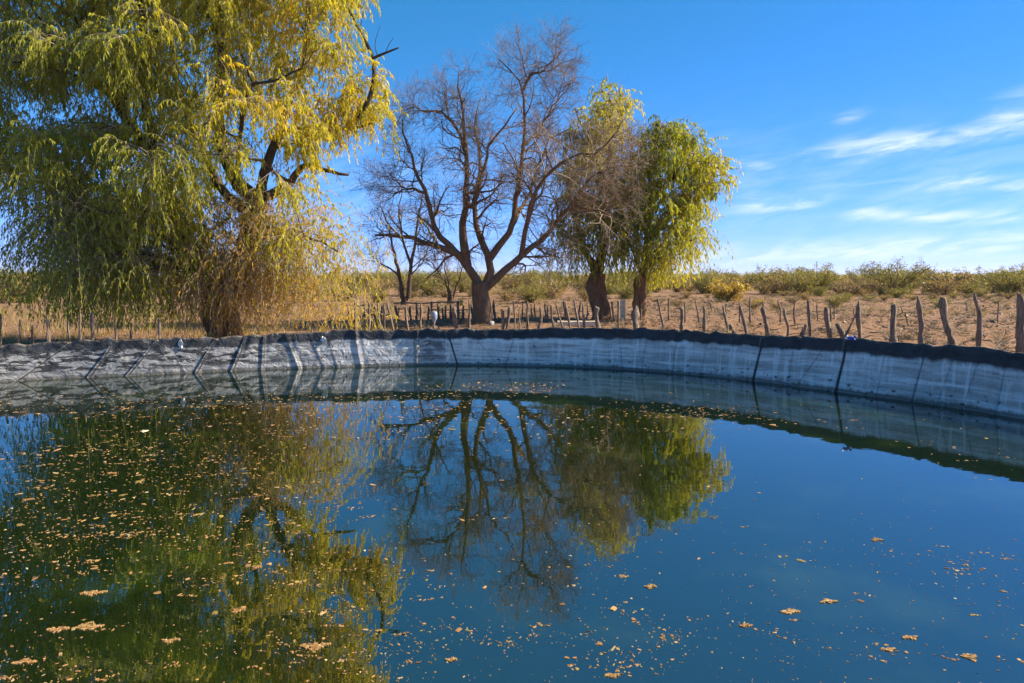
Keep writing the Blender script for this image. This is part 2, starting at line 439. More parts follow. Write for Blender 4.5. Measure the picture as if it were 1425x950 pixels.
def front_s():
    """arc length and photograph column along the far side of the pond, for rim and waterline"""
    s = SARR[:-1]; p, n = wl(s); k = (p[:, 1] > 5) 
    q = p + n * RIM_RUN
    ut = px_u(q[:, 0], q[:, 1], rim_z(q[:, 0])); ub = px_u(p[:, 0], p[:, 1], 0)
    ss = np.where(s > PERIM * .75, s - PERIM, s); o = np.argsort(ss); ss, ut, ub, k = ss[o], ut[o], ub[o], k[o]
    return ss[k], ut[k], ub[k]
FS, FUT, FUB = front_s()
def s_top(u): return float(np.interp(u, FUT, FS))
def s_bot(u): return float(np.interp(u, FUB, FS))
BND = [(-70, -160), (94, 20), (160, 121), (216, 175), (298, 271), (340, 321), (366, 363), (397, 415), (493, 502), (579, 580), (619, 634), (735, 747),
       (858, 863), (940, 932), (1061, 1045), (1103, 1093), (1177, 1160), (1285, 1265), (1400, 1380)]
def build_liner():
    root = empty('pond_liner', (-2.28, 21.3, rim_z(-2.28) - .1))
    tag(root, 'crumpled black plastic pond liner with a wide band of white lime', 'pond liner')
    inv = -np.array(root.location)
    bs = [(s_top(a), s_bot(b)) for a, b in BND]
    s = bs[-1][0]
    while s < bs[0][0] + PERIM - 5.0: s += 3.4; bs.append((s, s + .1))
    bs.append((bs[0][0] + PERIM, bs[0][1] + PERIM))
    g = np.random.default_rng(5)
    # diagonal wrinkles: (s at top, s at bottom, height, width)
    wr = []
    for (a, b) in [(480, 430), (545, 505), (600, 560), (560, 600), (650, 690), (665, 735), (715, 700), (700, 790), (250, 205), (270, 240), (130, 70), (60, -20),
                   (20, -70), (185, 150), (430, 452), (455, 470), (900, 890), (985, 972), (1020, 1012), (1150, 1105), (1230, 1215), (1330, 1300), (1365, 1335)]:
        wr.append((s_top(a), s_bot(b), g.uniform(.007, .016), g.uniform(.035, .07)))
    kn = np.arange(-20, PERIM + 20, .16); kv = g.normal(0, .016, len(kn)) + np.where(g.random(len(kn)) < .12, g.uniform(.01, .045, len(kn)), 0) + .02 * np.sin(kn * .9)
    def rim_n(q): return np.interp(q, kn, kv)
    prof_v = np.concatenate([np.linspace(0, 1, 26)])
    for i in range(len(bs) - 1):
        (t0, b0), (t1, b1) = bs[i], bs[i + 1]
        L = max(t1 - t0, b1 - b0); K = max(int(L / .035), 8)
        w = np.linspace(0, 1, K + 1)
        rows, uvs, cre, fla = [], [], [], []
        # rows: below water, wall, roll, outer flap
        prof = [(-.16, None, -.05)] + [(None, v, v) for v in prof_v] + [('r', k, 1 + .02 * k) for k in range(1, 8)]
        seedr = g.uniform(0, 50); cs = g.uniform(.5, .85) if i not in (1, 2, 3, 4, 5, 14, 16, 10) else 1.2
        for (o, vv, vuv) in prof:
            v = vv if (o is None) else (0 if o != 'r' else 1)
            ov = .02 if i else 0
            sb = t0 + (b0 - t0) * (1 - v); se = t1 + (b1 - t1) * (1 - v) + .03
            wob_ = .004 * math.sin(v * 7 + i)
            sb = sb + wob_; se = se + .004 * math.sin(v * 7 + i + 1)
            ss = sb + (se - sb) * w
            p, n = wl(ss); rr = rim_z(p[:, 0])
            rr = rr + rim_n(ss) - .02 * np.exp(-((ss - sb) / .09) ** 2)
            if o is None:
                off = RIM_RUN * vv * .96; z = vv * (rr - .035)
            elif o == 'r':
                a = vv / 7
                off = RIM_RUN * .96 + np.array([.012, .04, .085, .14, .20, .30, .42])[vv - 1]
                z = rr + np.array([-.004, .002, -.006, -.012, -.05, -.16, -.36])[vv - 1]
            else:
                off = -.16; z = np.full_like(ss, -.4)
            # relief
            inw = np.zeros_like(ss)
            d0 = ss - sb; d1 = se - ss
            inw += cs * (.03 * np.exp(-((d0 - .02) / .05) ** 2) + .035 * np.exp(-((d0 + .02 - .3 * v) / .16) ** 2) * (.4 + .6 * v)) - .012 * np.exp(-((d0 - .11) / .06) ** 2) + .012 * np.exp(-(d1 / .05) ** 2)
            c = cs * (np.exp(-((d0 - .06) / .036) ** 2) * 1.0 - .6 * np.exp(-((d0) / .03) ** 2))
            if o is None or o == 'r':
                for (wt, wb, hh, ww) in wr:
                    dd = ss - (wt + (wb - wt) * (1 - v))
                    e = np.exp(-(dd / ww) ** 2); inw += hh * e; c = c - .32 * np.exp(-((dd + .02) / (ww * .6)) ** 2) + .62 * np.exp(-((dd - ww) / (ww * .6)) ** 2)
                inw += .012 * np.sin(ss * 3.1 + v * 4 + seedr) * v + .006 * np.sin(ss * 9 - v * 7) * v
                if v > .7: inw += (v - .7) / .3 * (.02 * np.sin(ss * 6.3 + 3 * v + seedr) + .014 * np.sin(ss * 14 - 9 * v))
            if o == 'r' and vv > 4: inw = inw * .3
            q = p + n * (off - inw)[:, None] if np.ndim(off) else p + n * (off - inw[:, None])
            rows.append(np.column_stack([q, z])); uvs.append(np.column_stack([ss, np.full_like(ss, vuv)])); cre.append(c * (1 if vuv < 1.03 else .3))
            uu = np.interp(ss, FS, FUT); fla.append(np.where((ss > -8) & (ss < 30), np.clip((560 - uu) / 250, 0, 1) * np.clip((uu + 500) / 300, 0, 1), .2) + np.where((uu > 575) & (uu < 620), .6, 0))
        V = np.concatenate(rows) + inv; n_ = K + 1; J = len(rows)
        a = (np.arange(J - 1)[:, None] * n_ + np.arange(K)[None, :]).ravel()
        Q = np.stack([a, a + n_, a + n_ + 1, a + 1], 1)
        obj('liner_panel', mesh_np('liner_panel', V, [Q], M_LINER, uv=np.concatenate(uvs), attrs={'crease': np.clip(np.concatenate(cre), -1, 1), 'flaky_dimmed': np.concatenate(fla)}), root)
build_liner()

# ------------------------------------------------------------------ foliage
GREEN, OLIVE, YGREEN, YELLOW, ORANGE, STRAW = [np.array(c) for c in ((.15, .20, .022), (.30, .33, .028), (.46, .44, .035), (.66, .53, .035), (.62, .38, .04), (.46, .35, .15))]
def hue_color(h):
    h = np.clip(h, 0, 1); st = np.array([0, .25, .5, .72, .88, 1.0]); cs = np.stack([GREEN, OLIVE, YGREEN, YELLOW, ORANGE, STRAW])
    return np.stack([np.interp(h, st, cs[:, k]) for k in range(3)], -1)
def leaves_on(P, per, lmin, lmax, width, hue, droop=.8, g=rng, t0=.12):
    """narrow folded leaves along strands P (N,K,3); hue (N,)"""
    N, K, _ = P.shape; M = N * per
    pi = np.repeat(np.arange(N), per)
    t = (t0 + (1 - t0) * (np.tile(np.arange(per), N) + g.random(M)) / per) * (K - 1)
    i = np.clip(t.astype(int), 0, K - 2); f = (t - i)[:, None]
    p = P[pi, i] * (1 - f) + P[pi, i + 1] * f; tan = norm(P[pi, i + 1] - P[pi, i])
    rv = g.normal(size=(M, 3)); d = norm(norm(rv) + tan * .7 + np.array([0, 0, -droop]))
    L = (lmin + (lmax - lmin) * g.random(M))[:, None]
    side = norm(np.cross(d, g.normal(size=(M, 3)))); nn = np.cross(d, side)
    w = width * (.7 + .6 * g.random(M))[:, None]
    mid = p + d * L * .45 + nn * w * .5
    tip = p + norm(d + np.array([0, 0, -.55])) * L
    V = np.stack([p, mid + side * w, tip, mid - side * w], 1).reshape(-1, 3)
    a = np.arange(M) * 4
    Fq = np.concatenate([np.stack([a, a + 1, a + 2], 1), np.stack([a, a + 2, a + 3], 1)])
    h = hue[pi] + g.normal(0, .07, M)
    col = hue_color(h) * (.75 + .5 * g.random(M))[:, None]
    return V, [Fq], np.repeat(col, 4, 0)
def strands_from(P0, d0, L, K=7, sag=.35, g=rng, curl=.08):
    """strands that leave along d0 and then hang"""
    N = len(P0); out = np.empty((N, K, 3)); out[:, 0] = P0; d = d0.copy(); st = (L / (K - 1))[:, None]
    for k in range(1, K):
        d = norm(d + np.array([0, 0, -sag]) + g.normal(0, curl, (N, 3)))
        out[:, k] = out[:, k - 1] + d * st
    return out
def in_poly(pt, poly):
    x, y = pt; c = False; j = len(poly) - 1
    for i in range(len(poly)):
        xi, yi = poly[i]; xj, yj = poly[j]
        if (yi > y) != (yj > y) and x < (xj - xi) * (y - yi) / (yj - yi) + xi: c = not c
        j = i
    return c
def nearest_on(limbs, c, bias=.0):
    """limb point from which a branch to c would leave"""
    best = None
    for li, (P, r) in enumerate(limbs):
        d = np.linalg.norm(P - c, axis=1) + bias * np.maximum(P[:, 2] - c[2] + .3, 0) * 2
        k = int(np.argmin(d))
        if best is None or d[k] < best[0]: best = (d[k], li, k)
    return best
def shift(V, loc): return V - np.asarray(loc)

def pepper_tree(name, label, base, limbs_px, clumps, Y, hue_fn, strand_len, per_clump, leaf, bark=M_BARK_DARK, trunk_mat=None, dens=1., floor_z=None, k0=1.):
    """limbs_px: first is the trunk; clumps: (centre xyz, radius)"""
    root = empty(name, base); tag(root, label, 'tree')
    limbs = []
    for k, (pts, r0, r1) in enumerate(limbs_px):
        P, r = limb(pts, r0, r1, 14, .02 if k else 0); limbs.append((P, r))
    for k, (P, r) in enumerate(limbs):
        if k == 0:
            P = P.copy(); r = r * (1 + .35 * np.exp(-np.linspace(0, 1, 14) * 9))
            P = resample(P, 26); r = np.interp(np.linspace(0, 1, 26), np.linspace(0, 1, 14), r)
            V, fs = tubes(P[None], r[None], 22)
            th = np.arctan2(V[:, 1] - base[1], V[:, 0] - base[0])
            V[:, :2] += (np.sin(th * 3 + V[:, 2] * 2.5) * .28 * r.mean() + np.sin(th * 5 - V[:, 2] * 3.5) * .13 * r.mean() + np.sin(th * 9 + V[:, 2] * 6) * .03)[:, None] * np.column_stack([np.cos(th), np.sin(th)])
            obj('trunk', mesh_np('trunk', shift(V, base), fs, trunk_mat or bark), root)
        else:
            V, fs = tubes(P[None], r[None], 8); obj('limb', mesh_np('limb', shift(V, base), fs, bark), root)
    br_P, br_R, tw_P, tw_R, st_all, hue_all = [], [], [], [], [], []
    g = rng
    for (c, rad) in clumps:
        _, li, k = nearest_on(limbs[1:] if len(limbs) > 1 else limbs, c, .6)
        P, r = (limbs[1:] if len(limbs) > 1 else limbs)[li]
        a = P[k]; m = (a + c) / 2 + np.array([0, 0, .12 * np.linalg.norm(c - a)]) + g.normal(0, .1, 3)
        B = resample([a, m, c], 8); B[1:-1] += g.normal(0, .03, (6, 3))
        br_P.append(B); br_R.append(np.linspace(min(r[k] * .55, .06 * k0), .012 * k0, 8))
        n = max(int(9 * rad / k0), 4)
        d = norm(g.normal(size=(n, 3)) * np.array([1, 1, .55]) + np.array([0, 0, .35]))
        s0 = B[-1] + (B[4] - B[-1]) * g.random((n, 1)) * .8
        Tw = np.empty((n, 5, 3)); Tw[:, 0] = s0; dd = d
        for q in range(1, 5):
            dd = norm(dd + g.normal(0, .15, (n, 3)) + np.array([0, 0, -.10])); Tw[:, q] = Tw[:, q - 1] + dd * rad * .27
        tw_P.append(Tw); tw_R.append(np.tile(np.linspace(.012, .004, 5) * k0, (n, 1)))
        ns = max(int(per_clump * rad * rad * dens / k0 ** 2), 6)
        ti = g.integers(0, n, ns); tt = g.random(ns) ** .7 * 3.99; i = tt.astype(int); f = (tt - i)[:, None]
        p0 = Tw[ti, i] * (1 - f) + Tw[ti, i + 1] * f
        dr = norm(Tw[ti, i + 1] - Tw[ti, i] + g.normal(0, .5, (ns, 3)))
        Ls = strand_len(c) * (.45 + .75 * g.random(ns)) 
        if floor_z is not None: Ls = np.minimum(Ls, np.maximum((p0[:, 2] - floor_z) * 1.05, .2))
        S = strands_from(p0, dr, Ls, 7, .32, g)
        h0 = g.normal(0, .06)
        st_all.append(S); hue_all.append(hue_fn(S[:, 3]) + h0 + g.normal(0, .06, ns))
    for B, r_ in zip(br_P, br_R):
        V, fs = tubes(B[None], r_[None], 5); obj('branch', mesh_np('branch', shift(V, base), fs, bark), root)
    S = np.concatenate(st_all); hue = np.concatenate(hue_all)
    tw = [tubes(np.concatenate(tw_P), np.concatenate(tw_R), 4, False), tubes(S[:, ::2], np.tile(np.linspace(.005, .0025, 4), (len(S), 1)), 3, False)]
    V, fs = merge(tw); obj('twigs', mesh_np('twigs', shift(V, base), fs, M_TWIG), root)['kind'] = 'stuff'
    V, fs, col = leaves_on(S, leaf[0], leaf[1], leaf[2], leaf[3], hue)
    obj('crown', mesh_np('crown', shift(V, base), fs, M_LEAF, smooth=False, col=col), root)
    return root, limbs

def poly_clumps(poly, n, Y, dy, rmin, rmax, holes=(), mind=.6, g=rng, ymid=None):
    xs = [p[0] for p in poly]; ys = [p[1] for p in poly]; out = []; tries = 0
    cx = (min(xs) + max(xs)) / 2; hw = (max(xs) - min(xs)) / 2
    while len(out) < n and tries < 60000:
        tries += 1
        u = g.uniform(min(xs), max(xs)); v = g.uniform(min(ys), max(ys))
        if not in_poly((u, v), poly): continue
        if any((u - a) ** 2 + (v - b) ** 2 < r * r and g.random() < .93 for a, b, r in holes): continue
        k = math.sqrt(max(1 - ((u - cx) / hw) ** 2 * .85, .1))
        c = at(u, v, Y + g.uniform(-1, 1) * dy * k)
        if any(np.linalg.norm(c - q) < mind for q, _ in out): continue
        out.append((c, g.uniform(rmin, rmax)))
    return out

# ---- the big weeping pepper tree on the left
YB = 24.4
def A(*pts, Y=YB):
    return [at(p[0], p[1], Y + (p[2] if len(p) > 2 else 0)) for p in pts]
bb = at(312, 462, YB); base_big = np.array([bb[0], YB, float(ground_z(bb[0], YB))])
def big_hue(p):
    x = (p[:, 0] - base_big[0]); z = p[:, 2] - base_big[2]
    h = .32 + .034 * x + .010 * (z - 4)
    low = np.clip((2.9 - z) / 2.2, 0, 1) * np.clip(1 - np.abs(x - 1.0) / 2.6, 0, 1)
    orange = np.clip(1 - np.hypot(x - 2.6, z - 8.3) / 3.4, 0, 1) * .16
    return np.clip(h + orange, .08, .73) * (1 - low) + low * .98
limbs_big = [
    ([base_big - [0, 0, .3], *A((310, 430), (318, 400), (325, 380))], .50, .46),
    (A((308, 425), (290, 395), (269, 351), (239, 284), (222, 230), (178, 168), (145, 118), (104, 91), (40, 91, .6)), .34, .05),
    (A((239, 284), (215, 200, -1), (198, 120, -1.2), (199, 50, -1), (190, -60, -1)), .20, .06),
    (A((323, 405), (345, 340), (352, 300), (360, 279)), .42, .36),
    (A((360, 279), (323, 242), (303, 168), (306, 84), (305, 17), (300, -80), (285, -160)), .26, .05),
    (A((360, 279), (397, 259, -.5), (424, 229, -.8), (450, 236, -1), (485, 243, -1.1)), .20, .04),
    (A((360, 279), (370, 236), (390, 188, .6), (425, 180, .8), (471, 182, .8), (520, 170, .8)), .20, .03),
    (A((370, 236), (400, 150, 1), (425, 70, 1.2), (430, -40, 1.4), (420, -130, 1.5)), .16, .04),
    (A((330, 262), (343, 131, -1.5), (380, 114, -1.8), (420, 95, -2)), .10, .03),
    (A((350, 300), (300, 250, 2), (250, 130, 2.6), (230, 0, 2.8), (200, -120, 2.6)), .2, .04),
    (A((269, 351), (200, 300, 1.6), (130, 260, 2.2), (60, 230, 2.4), (0, 210, 2.6)), .16, .03),
    (A((290, 395), (230, 330, -1.6), (170, 300, -2.2), (110, 290, -2.4)), .13, .03),
    (A((178, 168), (130, 60, 1), (70, 0, 1.4), (10, -30, 1.5)), .12, .03),
    (A((352, 300), (390, 330, -1), (430, 330, -1.4), (470, 350, -1.6)), .08, .02),
]
poly_big = [(-70, 190), (-85, 60), (-40, -70), (80, -150), (230, -195), (390, -180), (490, -90), (515, 10), (505, 60), (508, 130), (512, 175), (503, 218),
            (480, 225), (430, 215), (385, 225), (350, 250), (300, 260), (230, 300), (180, 345), (110, 345), (60, 320), (40, 250), (-20, 240)]
clumps_big = poly_clumps(poly_big, 188, YB, 3.6, .75, 1.25, holes=[(160, 215, 30), (230, 60, 22), (350, 180, 18), (80, 160, 20), (445, 280, 34), (265, 95, 22), (275, 235, 20), (120, 165, 14), (60, 270, 20)], mind=.68)
clumps_big += poly_clumps([(250, 300), (330, 300), (440, 300), (490, 320), (470, 360), (400, 370), (300, 370), (240, 350)], 13, YB - .6, 1.3, .6, .85, mind=.6)
clumps_big += poly_clumps([(30, 270), (110, 250), (200, 280), (250, 320), (240, 385), (150, 400), (70, 395), (35, 350)], 40, YB - .5, 2.4, .65, .95, mind=.6)
def big_len(c):
    z = c[2] - base_big[2]; x = c[0] - base_big[0]
    return 1.25 + (1.5 if x < -1.5 and z < 4.8 else 0) + (.5 if z < 3.6 else 0) - (.35 if x > 2.2 and z > 4 else 0)
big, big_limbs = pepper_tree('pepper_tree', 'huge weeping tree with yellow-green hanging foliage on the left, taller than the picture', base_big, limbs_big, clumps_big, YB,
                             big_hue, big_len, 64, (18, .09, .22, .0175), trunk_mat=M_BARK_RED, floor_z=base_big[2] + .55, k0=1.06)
# dry strands that hang round the trunk
def dry_skirt():
    n = 1200; g = np.random.default_rng(8)
    u = np.clip(g.normal(362, 70, n), 255, 535); v = 255 + 150 * g.random(n) + .25 * np.abs(u - 350)
    P0 = np.array([at(a, b, YB + g.uniform(-1.7, .4)) for a, b in zip(u, v)])
    k2 = n - 330; u[k2:] = np.clip(g.normal(322, 36, 330), 250, 420); v[k2:] = g.uniform(325, 425, 330)
    P0[k2:] = np.array([at(a, b, YB - g.uniform(.3, 1.5)) for a, b in zip(u[k2:], v[k2:])])
    L = np.minimum(g.uniform(.8, 2.6, n), (P0[:, 2] - base_big[2] - .12) * 1.1)
    S = strands_from(P0, norm(g.normal(size=(n, 3))), L, 7, .3, g, .14)
    V, fs = tubes(S, np.tile(np.linspace(.008, .003, 7), (n, 1)), 3, False)
    obj('hanging_dry_stems', mesh_np('hanging_dry_stems', shift(V, base_big), fs, M_TWIG), big)['kind'] = 'stuff'
    V, fs, col = leaves_on(S, 15, .08, .19, .012, g.normal(.955, .05, n) - .0026 * np.clip(u - 400, 0, 120), g=g)
    obj('dry_foliage', mesh_np('dry_foliage', shift(V, base_big), fs, M_LEAF, smooth=False, col=col), big)
dry_skirt()
# the dead limb that sticks out of the crown
V, fs = merge([tubes(np.array([limb(A((500, 165), (518, 125), (519, 81), (501, 44), (489, 20), (479, 0), (465, -28)), .085, .03)[0]]), np.array([np.linspace(.085, .03, 14)]), 7),
               tubes(np.array([limb(A((519, 81), (530, 76), (555, 66)), .05, .022)[0], limb(A((525, 78), (522, 60), (529, 35)), .02, .01)[0], limb(A((537, 73), (541, 62), (548, 52)), .02, .008)[0],
                               limb(A((501, 44), (503, 30), (506, 17)), .02, .01)[0], limb(A((489, 20), (494, 20), (496, 18)), .02, .01)[0]]),
                     np.array([np.linspace(.05, .025, 14)] + [np.linspace(.016, .006, 14)] * 4), 6)])
o = obj('dead_limb', mesh_np('dead_limb', shift(V, base_big), fs, M_DEAD), big); o['label'] = 'bare black dead limb jutting from the crown'

# ---- the two smaller pepper trees
YS = 36.5
def small_tree(label, bu, limbs, poly, n, hf, holes=(), Y=YS):
    b0 = at(bu, 450, Y); base = np.array([b0[0], Y, float(ground_z(b0[0], Y))])
    L = [([base - [0, 0, .3], *A(*limbs[0][0], Y=Y)], limbs[0][1], limbs[0][2])] + [(A(*p, Y=Y), a, b) for p, a, b in limbs[1:]]
    cl = poly_clumps(poly, n, Y, 2.2, .6, 1.0, holes, .7)
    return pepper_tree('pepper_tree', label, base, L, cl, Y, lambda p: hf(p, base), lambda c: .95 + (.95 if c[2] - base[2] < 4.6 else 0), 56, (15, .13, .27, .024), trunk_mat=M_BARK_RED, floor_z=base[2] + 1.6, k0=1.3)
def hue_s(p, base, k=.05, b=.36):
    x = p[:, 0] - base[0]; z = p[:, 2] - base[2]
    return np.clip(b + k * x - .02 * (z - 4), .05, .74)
small_tree('weeping green tree with thick knotted trunk right behind the bare tree', 836,
           [([(834, 425), (830, 405), (832, 380)], .42, .36), ([(832, 385), (815, 350), (800, 300), (790, 240)], .2, .04), ([(832, 385), (842, 330), (845, 260), (850, 180), (850, 140)], .24, .04),
            ([(840, 350), (862, 310), (875, 260), (880, 210)], .12, .03), ([(815, 350), (790, 335), (775, 320)], .08, .03), ([(845, 260), (820, 200), (800, 150)], .1, .03)],
           [(785, 350), (780, 280), (788, 200), (802, 150), (846, 130), (872, 142), (880, 200), (884, 260), (876, 340), (850, 350)], 78,
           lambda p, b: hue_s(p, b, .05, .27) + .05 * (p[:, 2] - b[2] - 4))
small_tree('weeping yellow-green tree with slender trunk, rightmost of the leafy trees', 889,
           [([(889, 425), (892, 405), (893, 385)], .28, .26), ([(893, 390), (900, 340), (905, 280), (905, 215), (915, 180)], .2, .04), ([(900, 340), (925, 310), (960, 280), (985, 262)], .12, .03),
            ([(905, 280), (940, 245), (975, 232), (1010, 235)], .12, .03), ([(905, 215), (930, 200), (960, 205)], .09, .02), ([(893, 385), (880, 350), (872, 320)], .08, .02),
            ([(900, 340), (940, 340), (975, 330)], .08, .02)],
           [(872, 350), (876, 260), (895, 190), (915, 172), (942, 178), (968, 200), (990, 222), (1010, 240), (1004, 262), (980, 275), (965, 320), (968, 352), (930, 362), (900, 360)], 100,
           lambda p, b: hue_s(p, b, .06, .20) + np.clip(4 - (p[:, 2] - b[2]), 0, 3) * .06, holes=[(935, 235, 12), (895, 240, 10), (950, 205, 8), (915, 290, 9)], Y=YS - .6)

# ---- bare trees
def bare_tree(name, label, base, trunk, limbs, levels, up=.04, mat=M_BARK_GREY, extra=None, seed=3):
    g = np.random.default_rng(seed)
    root = empty(name, base); tag(root, label, 'tree')
    P, r = limb(trunk[0], trunk[1], trunk[2]); r = r * (1 + .3 * np.exp(-np.linspace(0, 1, 14) * 7))
    V, fs = tubes(P[None], r[None], 16)
    th = np.arctan2(V[:, 1] - base[1], V[:, 0] - base[0]); V[:, :2] += (.02 * np.sin(th * 6 + V[:, 2] * 2) * trunk[1] / .3)[:, None] * np.column_stack([np.cos(th), np.sin(th)])
    obj('trunk', mesh_np('trunk', shift(V, base), fs, mat), root)
    LP, LR = [], []
    for (pts, a, b) in limbs:
        P, r = limb(pts, a, b, 14); P[1:-1] += g.normal(0, .05, (12, 3)) * np.linspace(.2, 1.5, 12)[:, None] * YM / 33; LP.append(P); LR.append(r)
        V, fs = tubes(P[None], r[None], 9); obj('limb', mesh_np('limb', shift(V, base), fs, mat), root)
    P, Rr = np.array(LP), np.array(LR); fine = []
    for k, kw in enumerate(levels):
        P, Rr = spawn(P, Rr, g=g, **kw)
        if k == 0:
            for B, r_ in zip(P, Rr):
                V, fs = tubes(B[None], r_[None], 6); obj('branch', mesh_np('branch', shift(V, base), fs, mat), root)
        else: fine.append(tubes(P, Rr, 4 if k == 1 else 3, False))
    V, fs = merge(fine); obj('twigs', mesh_np('twigs', shift(V, base), fs, M_TWIG_BROWN), root)['kind'] = 'stuff'
    if extra:
        V, fs = merge(extra(np.array(LP), np.array(LR), g)); o = obj('twigs', mesh_np('twigs', shift(V, base), fs, M_TWIG), root); o['kind'] = 'stuff'; o['label'] = 'pale dry hanging twigs'
    return root
YM = 33.0; KM = 1.4
b0 = at(672, 452, YM); base_m = np.array([b0[0], YM, float(ground_z(b0[0], YM))])
Lm = lambda *p: A(*p, Y=YM)
limbs_m = [
    (Lm((668, 400), (657, 380), (645, 362), (631, 350), (604, 341), (565, 332), (522, 327, .3)), .19, .035),
    (Lm((648, 366), (630, 345), (606, 320), (594, 270), (575, 222), (563, 190, -.4), (560, 165, -.5)), .15, .02),
    (Lm((594, 270), (578, 264), (558, 258, .6), (540, 240, .9)), .06, .015),
    (Lm((650, 370), (646, 345), (643, 317), (649, 270), (647, 202), (641, 138), (634, 112), (639, 98)), .19, .015),
    (Lm((647, 210), (635, 175, .6), (615, 158, .8), (590, 155, 1), (566, 152, 1.1)), .08, .02),
    (Lm((649, 270), (655, 290, -1), (672, 245, -1.2), (682, 200, -1.5), (700, 180, -1.6), (720, 150, -1.8)), .11, .02),
    (Lm((675, 398), (683, 378), (680, 358), (666, 322), (662, 280, 1), (668, 220, 1.6), (660, 170, 2), (670, 135, 2.2)), .17, .015),
    (Lm((681, 360), (695, 340), (711, 317), (722, 250), (727, 205), (728, 120), (712, 98), (694, 82)), .15, .015),
    (Lm((728, 125), (740, 100), (753, 100), (766, 86), (776, 76)), .07, .012),
    (Lm((676, 400), (690, 388), (725, 357), (760, 328), (790, 292), (820, 290, -.5), (850, 300, -.8)), .17, .03),
    (Lm((725, 357), (735, 300, -1), (754, 253, -1.5), (787, 222, -1.8), (838, 205, -2), (868, 165, -2.1)), .11, .02),
    (Lm((790, 292), (815, 255), (840, 235), (870, 232), (895, 222)), .08, .015),
    (Lm((727, 205), (750, 180, .8), (775, 140, 1.2), (800, 110, 1.4)), .07, .015),
    (Lm((711, 317), (740, 260, 1.4), (760, 200, 2), (790, 180, 2.3)), .09, .02),
]
limbs_m = [(p, a * KM * .84, b * KM) for p, a, b in limbs_m]
def dense_right(LP, LR, g):
    out = []
    P, r = spawn(LP[[7, 9, 9, 10, 10, 11, 11, 13]], LR[[7, 9, 9, 10, 10, 11, 11, 13]], 11, .3, 1, 1.4, 3.3, 66, 7, -.01, .24, .4, .03, g=g, lfall=.3)
    out.append(tubes(P, r, 4, False))
    P, r = spawn(P, r, 8, .15, 1, .6, 1.7, 50, 5, -.09, .25, .5, .011, rmin=.0055, g=g); out.append(tubes(P, r, 3, False))
    P, r = spawn(P, r, 5, .15, 1, .35, .85, 45, 4, -.09, .25, .6, .008, rmin=.0045, g=g); out.append(tubes(P, r, 3, False))
    return out
bare_tree('bare_tree', 'tall leafless tree with forked trunk standing at the pond rim', base_m, ([base_m - [0, 0, .3], *Lm((671, 430), (668, 408), (667, 392))], .29 * KM, .27 * KM), limbs_m,
          [dict(count=10, tmin=.2, tmax=.98, lmin=1.8, lmax=3.3, ang=60, K=9, up=.035, curl=.22, rscale=.55, rmax=0.0630, rmin=0.0168, lfall=.7),
           dict(count=7, tmin=.15, tmax=1, lmin=0.9800, lmax=1.8200, ang=52, K=6, up=.05, curl=.26, rscale=.6, rmax=0.0252, rmin=0.0098),
           dict(count=6, tmin=.15, tmax=1, lmin=0.4900, lmax=1.1900, ang=42, K=4, up=.05, curl=.22, rscale=.6, rmax=0.0126, rmin=0.0063),
           dict(count=3, tmin=.2, tmax=1, lmin=0.2520, lmax=0.5600, ang=40, K=3, up=.04, curl=.2, rscale=.7, rmax=0.0084, rmin=0.0049)], extra=dense_right)
for (label, bu, Y, lims, seed) in [
    ('small bare tree with two slim trunks behind the pale corral', 563, 54.,
     [([(560, 415), (556, 385), (548, 350), (540, 315), (528, 285)], .11, .02), ([(568, 415), (572, 370), (578, 330), (585, 290), (590, 262)], .12, .02),
      ([(556, 385), (545, 375), (530, 366), (515, 350)], .05, .015), ([(572, 370), (560, 330), (556, 290), (560, 255)], .07, .015), ([(570, 385), (590, 360), (600, 330)], .04, .01)], 21),
    ('thin bare sapling with spreading V limbs left of the forked bare tree', 627, 58.,
     [([(627, 415), (620, 395), (608, 375), (592, 362)], .06, .015), ([(628, 415), (622, 385), (618, 350)], .05, .012), ([(630, 415), (638, 390), (645, 365), (648, 340)], .06, .012)], 22)]:
    c = at(bu, 420, Y); bs_ = np.array([c[0], Y, float(ground_z(c[0], Y))])
    LL = [(A(*p, Y=Y), a * 1.6, b * 1.6) for p, a, b in lims]
    bare_tree('bare_tree', label, bs_, ([bs_ - [0, 0, .2], bs_ + [0, 0, .2], at(bu, 412, Y)], .3, .22), LL,
              [dict(count=7, tmin=.25, tmax=.98, lmin=0.9600, lmax=2.2400, ang=42, K=6, up=.10, curl=.14, rscale=.55, rmax=0.0480, rmin=0.0192),
               dict(count=6, tmin=.15, tmax=1, lmin=0.6400, lmax=1.2800, ang=42, K=5, up=.06, curl=.18, rscale=.6, rmax=0.0192, rmin=0.0112),
               dict(count=5, tmin=.2, tmax=1, lmin=0.3200, lmax=0.8000, ang=40, K=3, up=.05, curl=.2, rscale=.6, rmax=0.0128, rmin=0.0080)], seed=seed, mat=M_BARK_DARK)

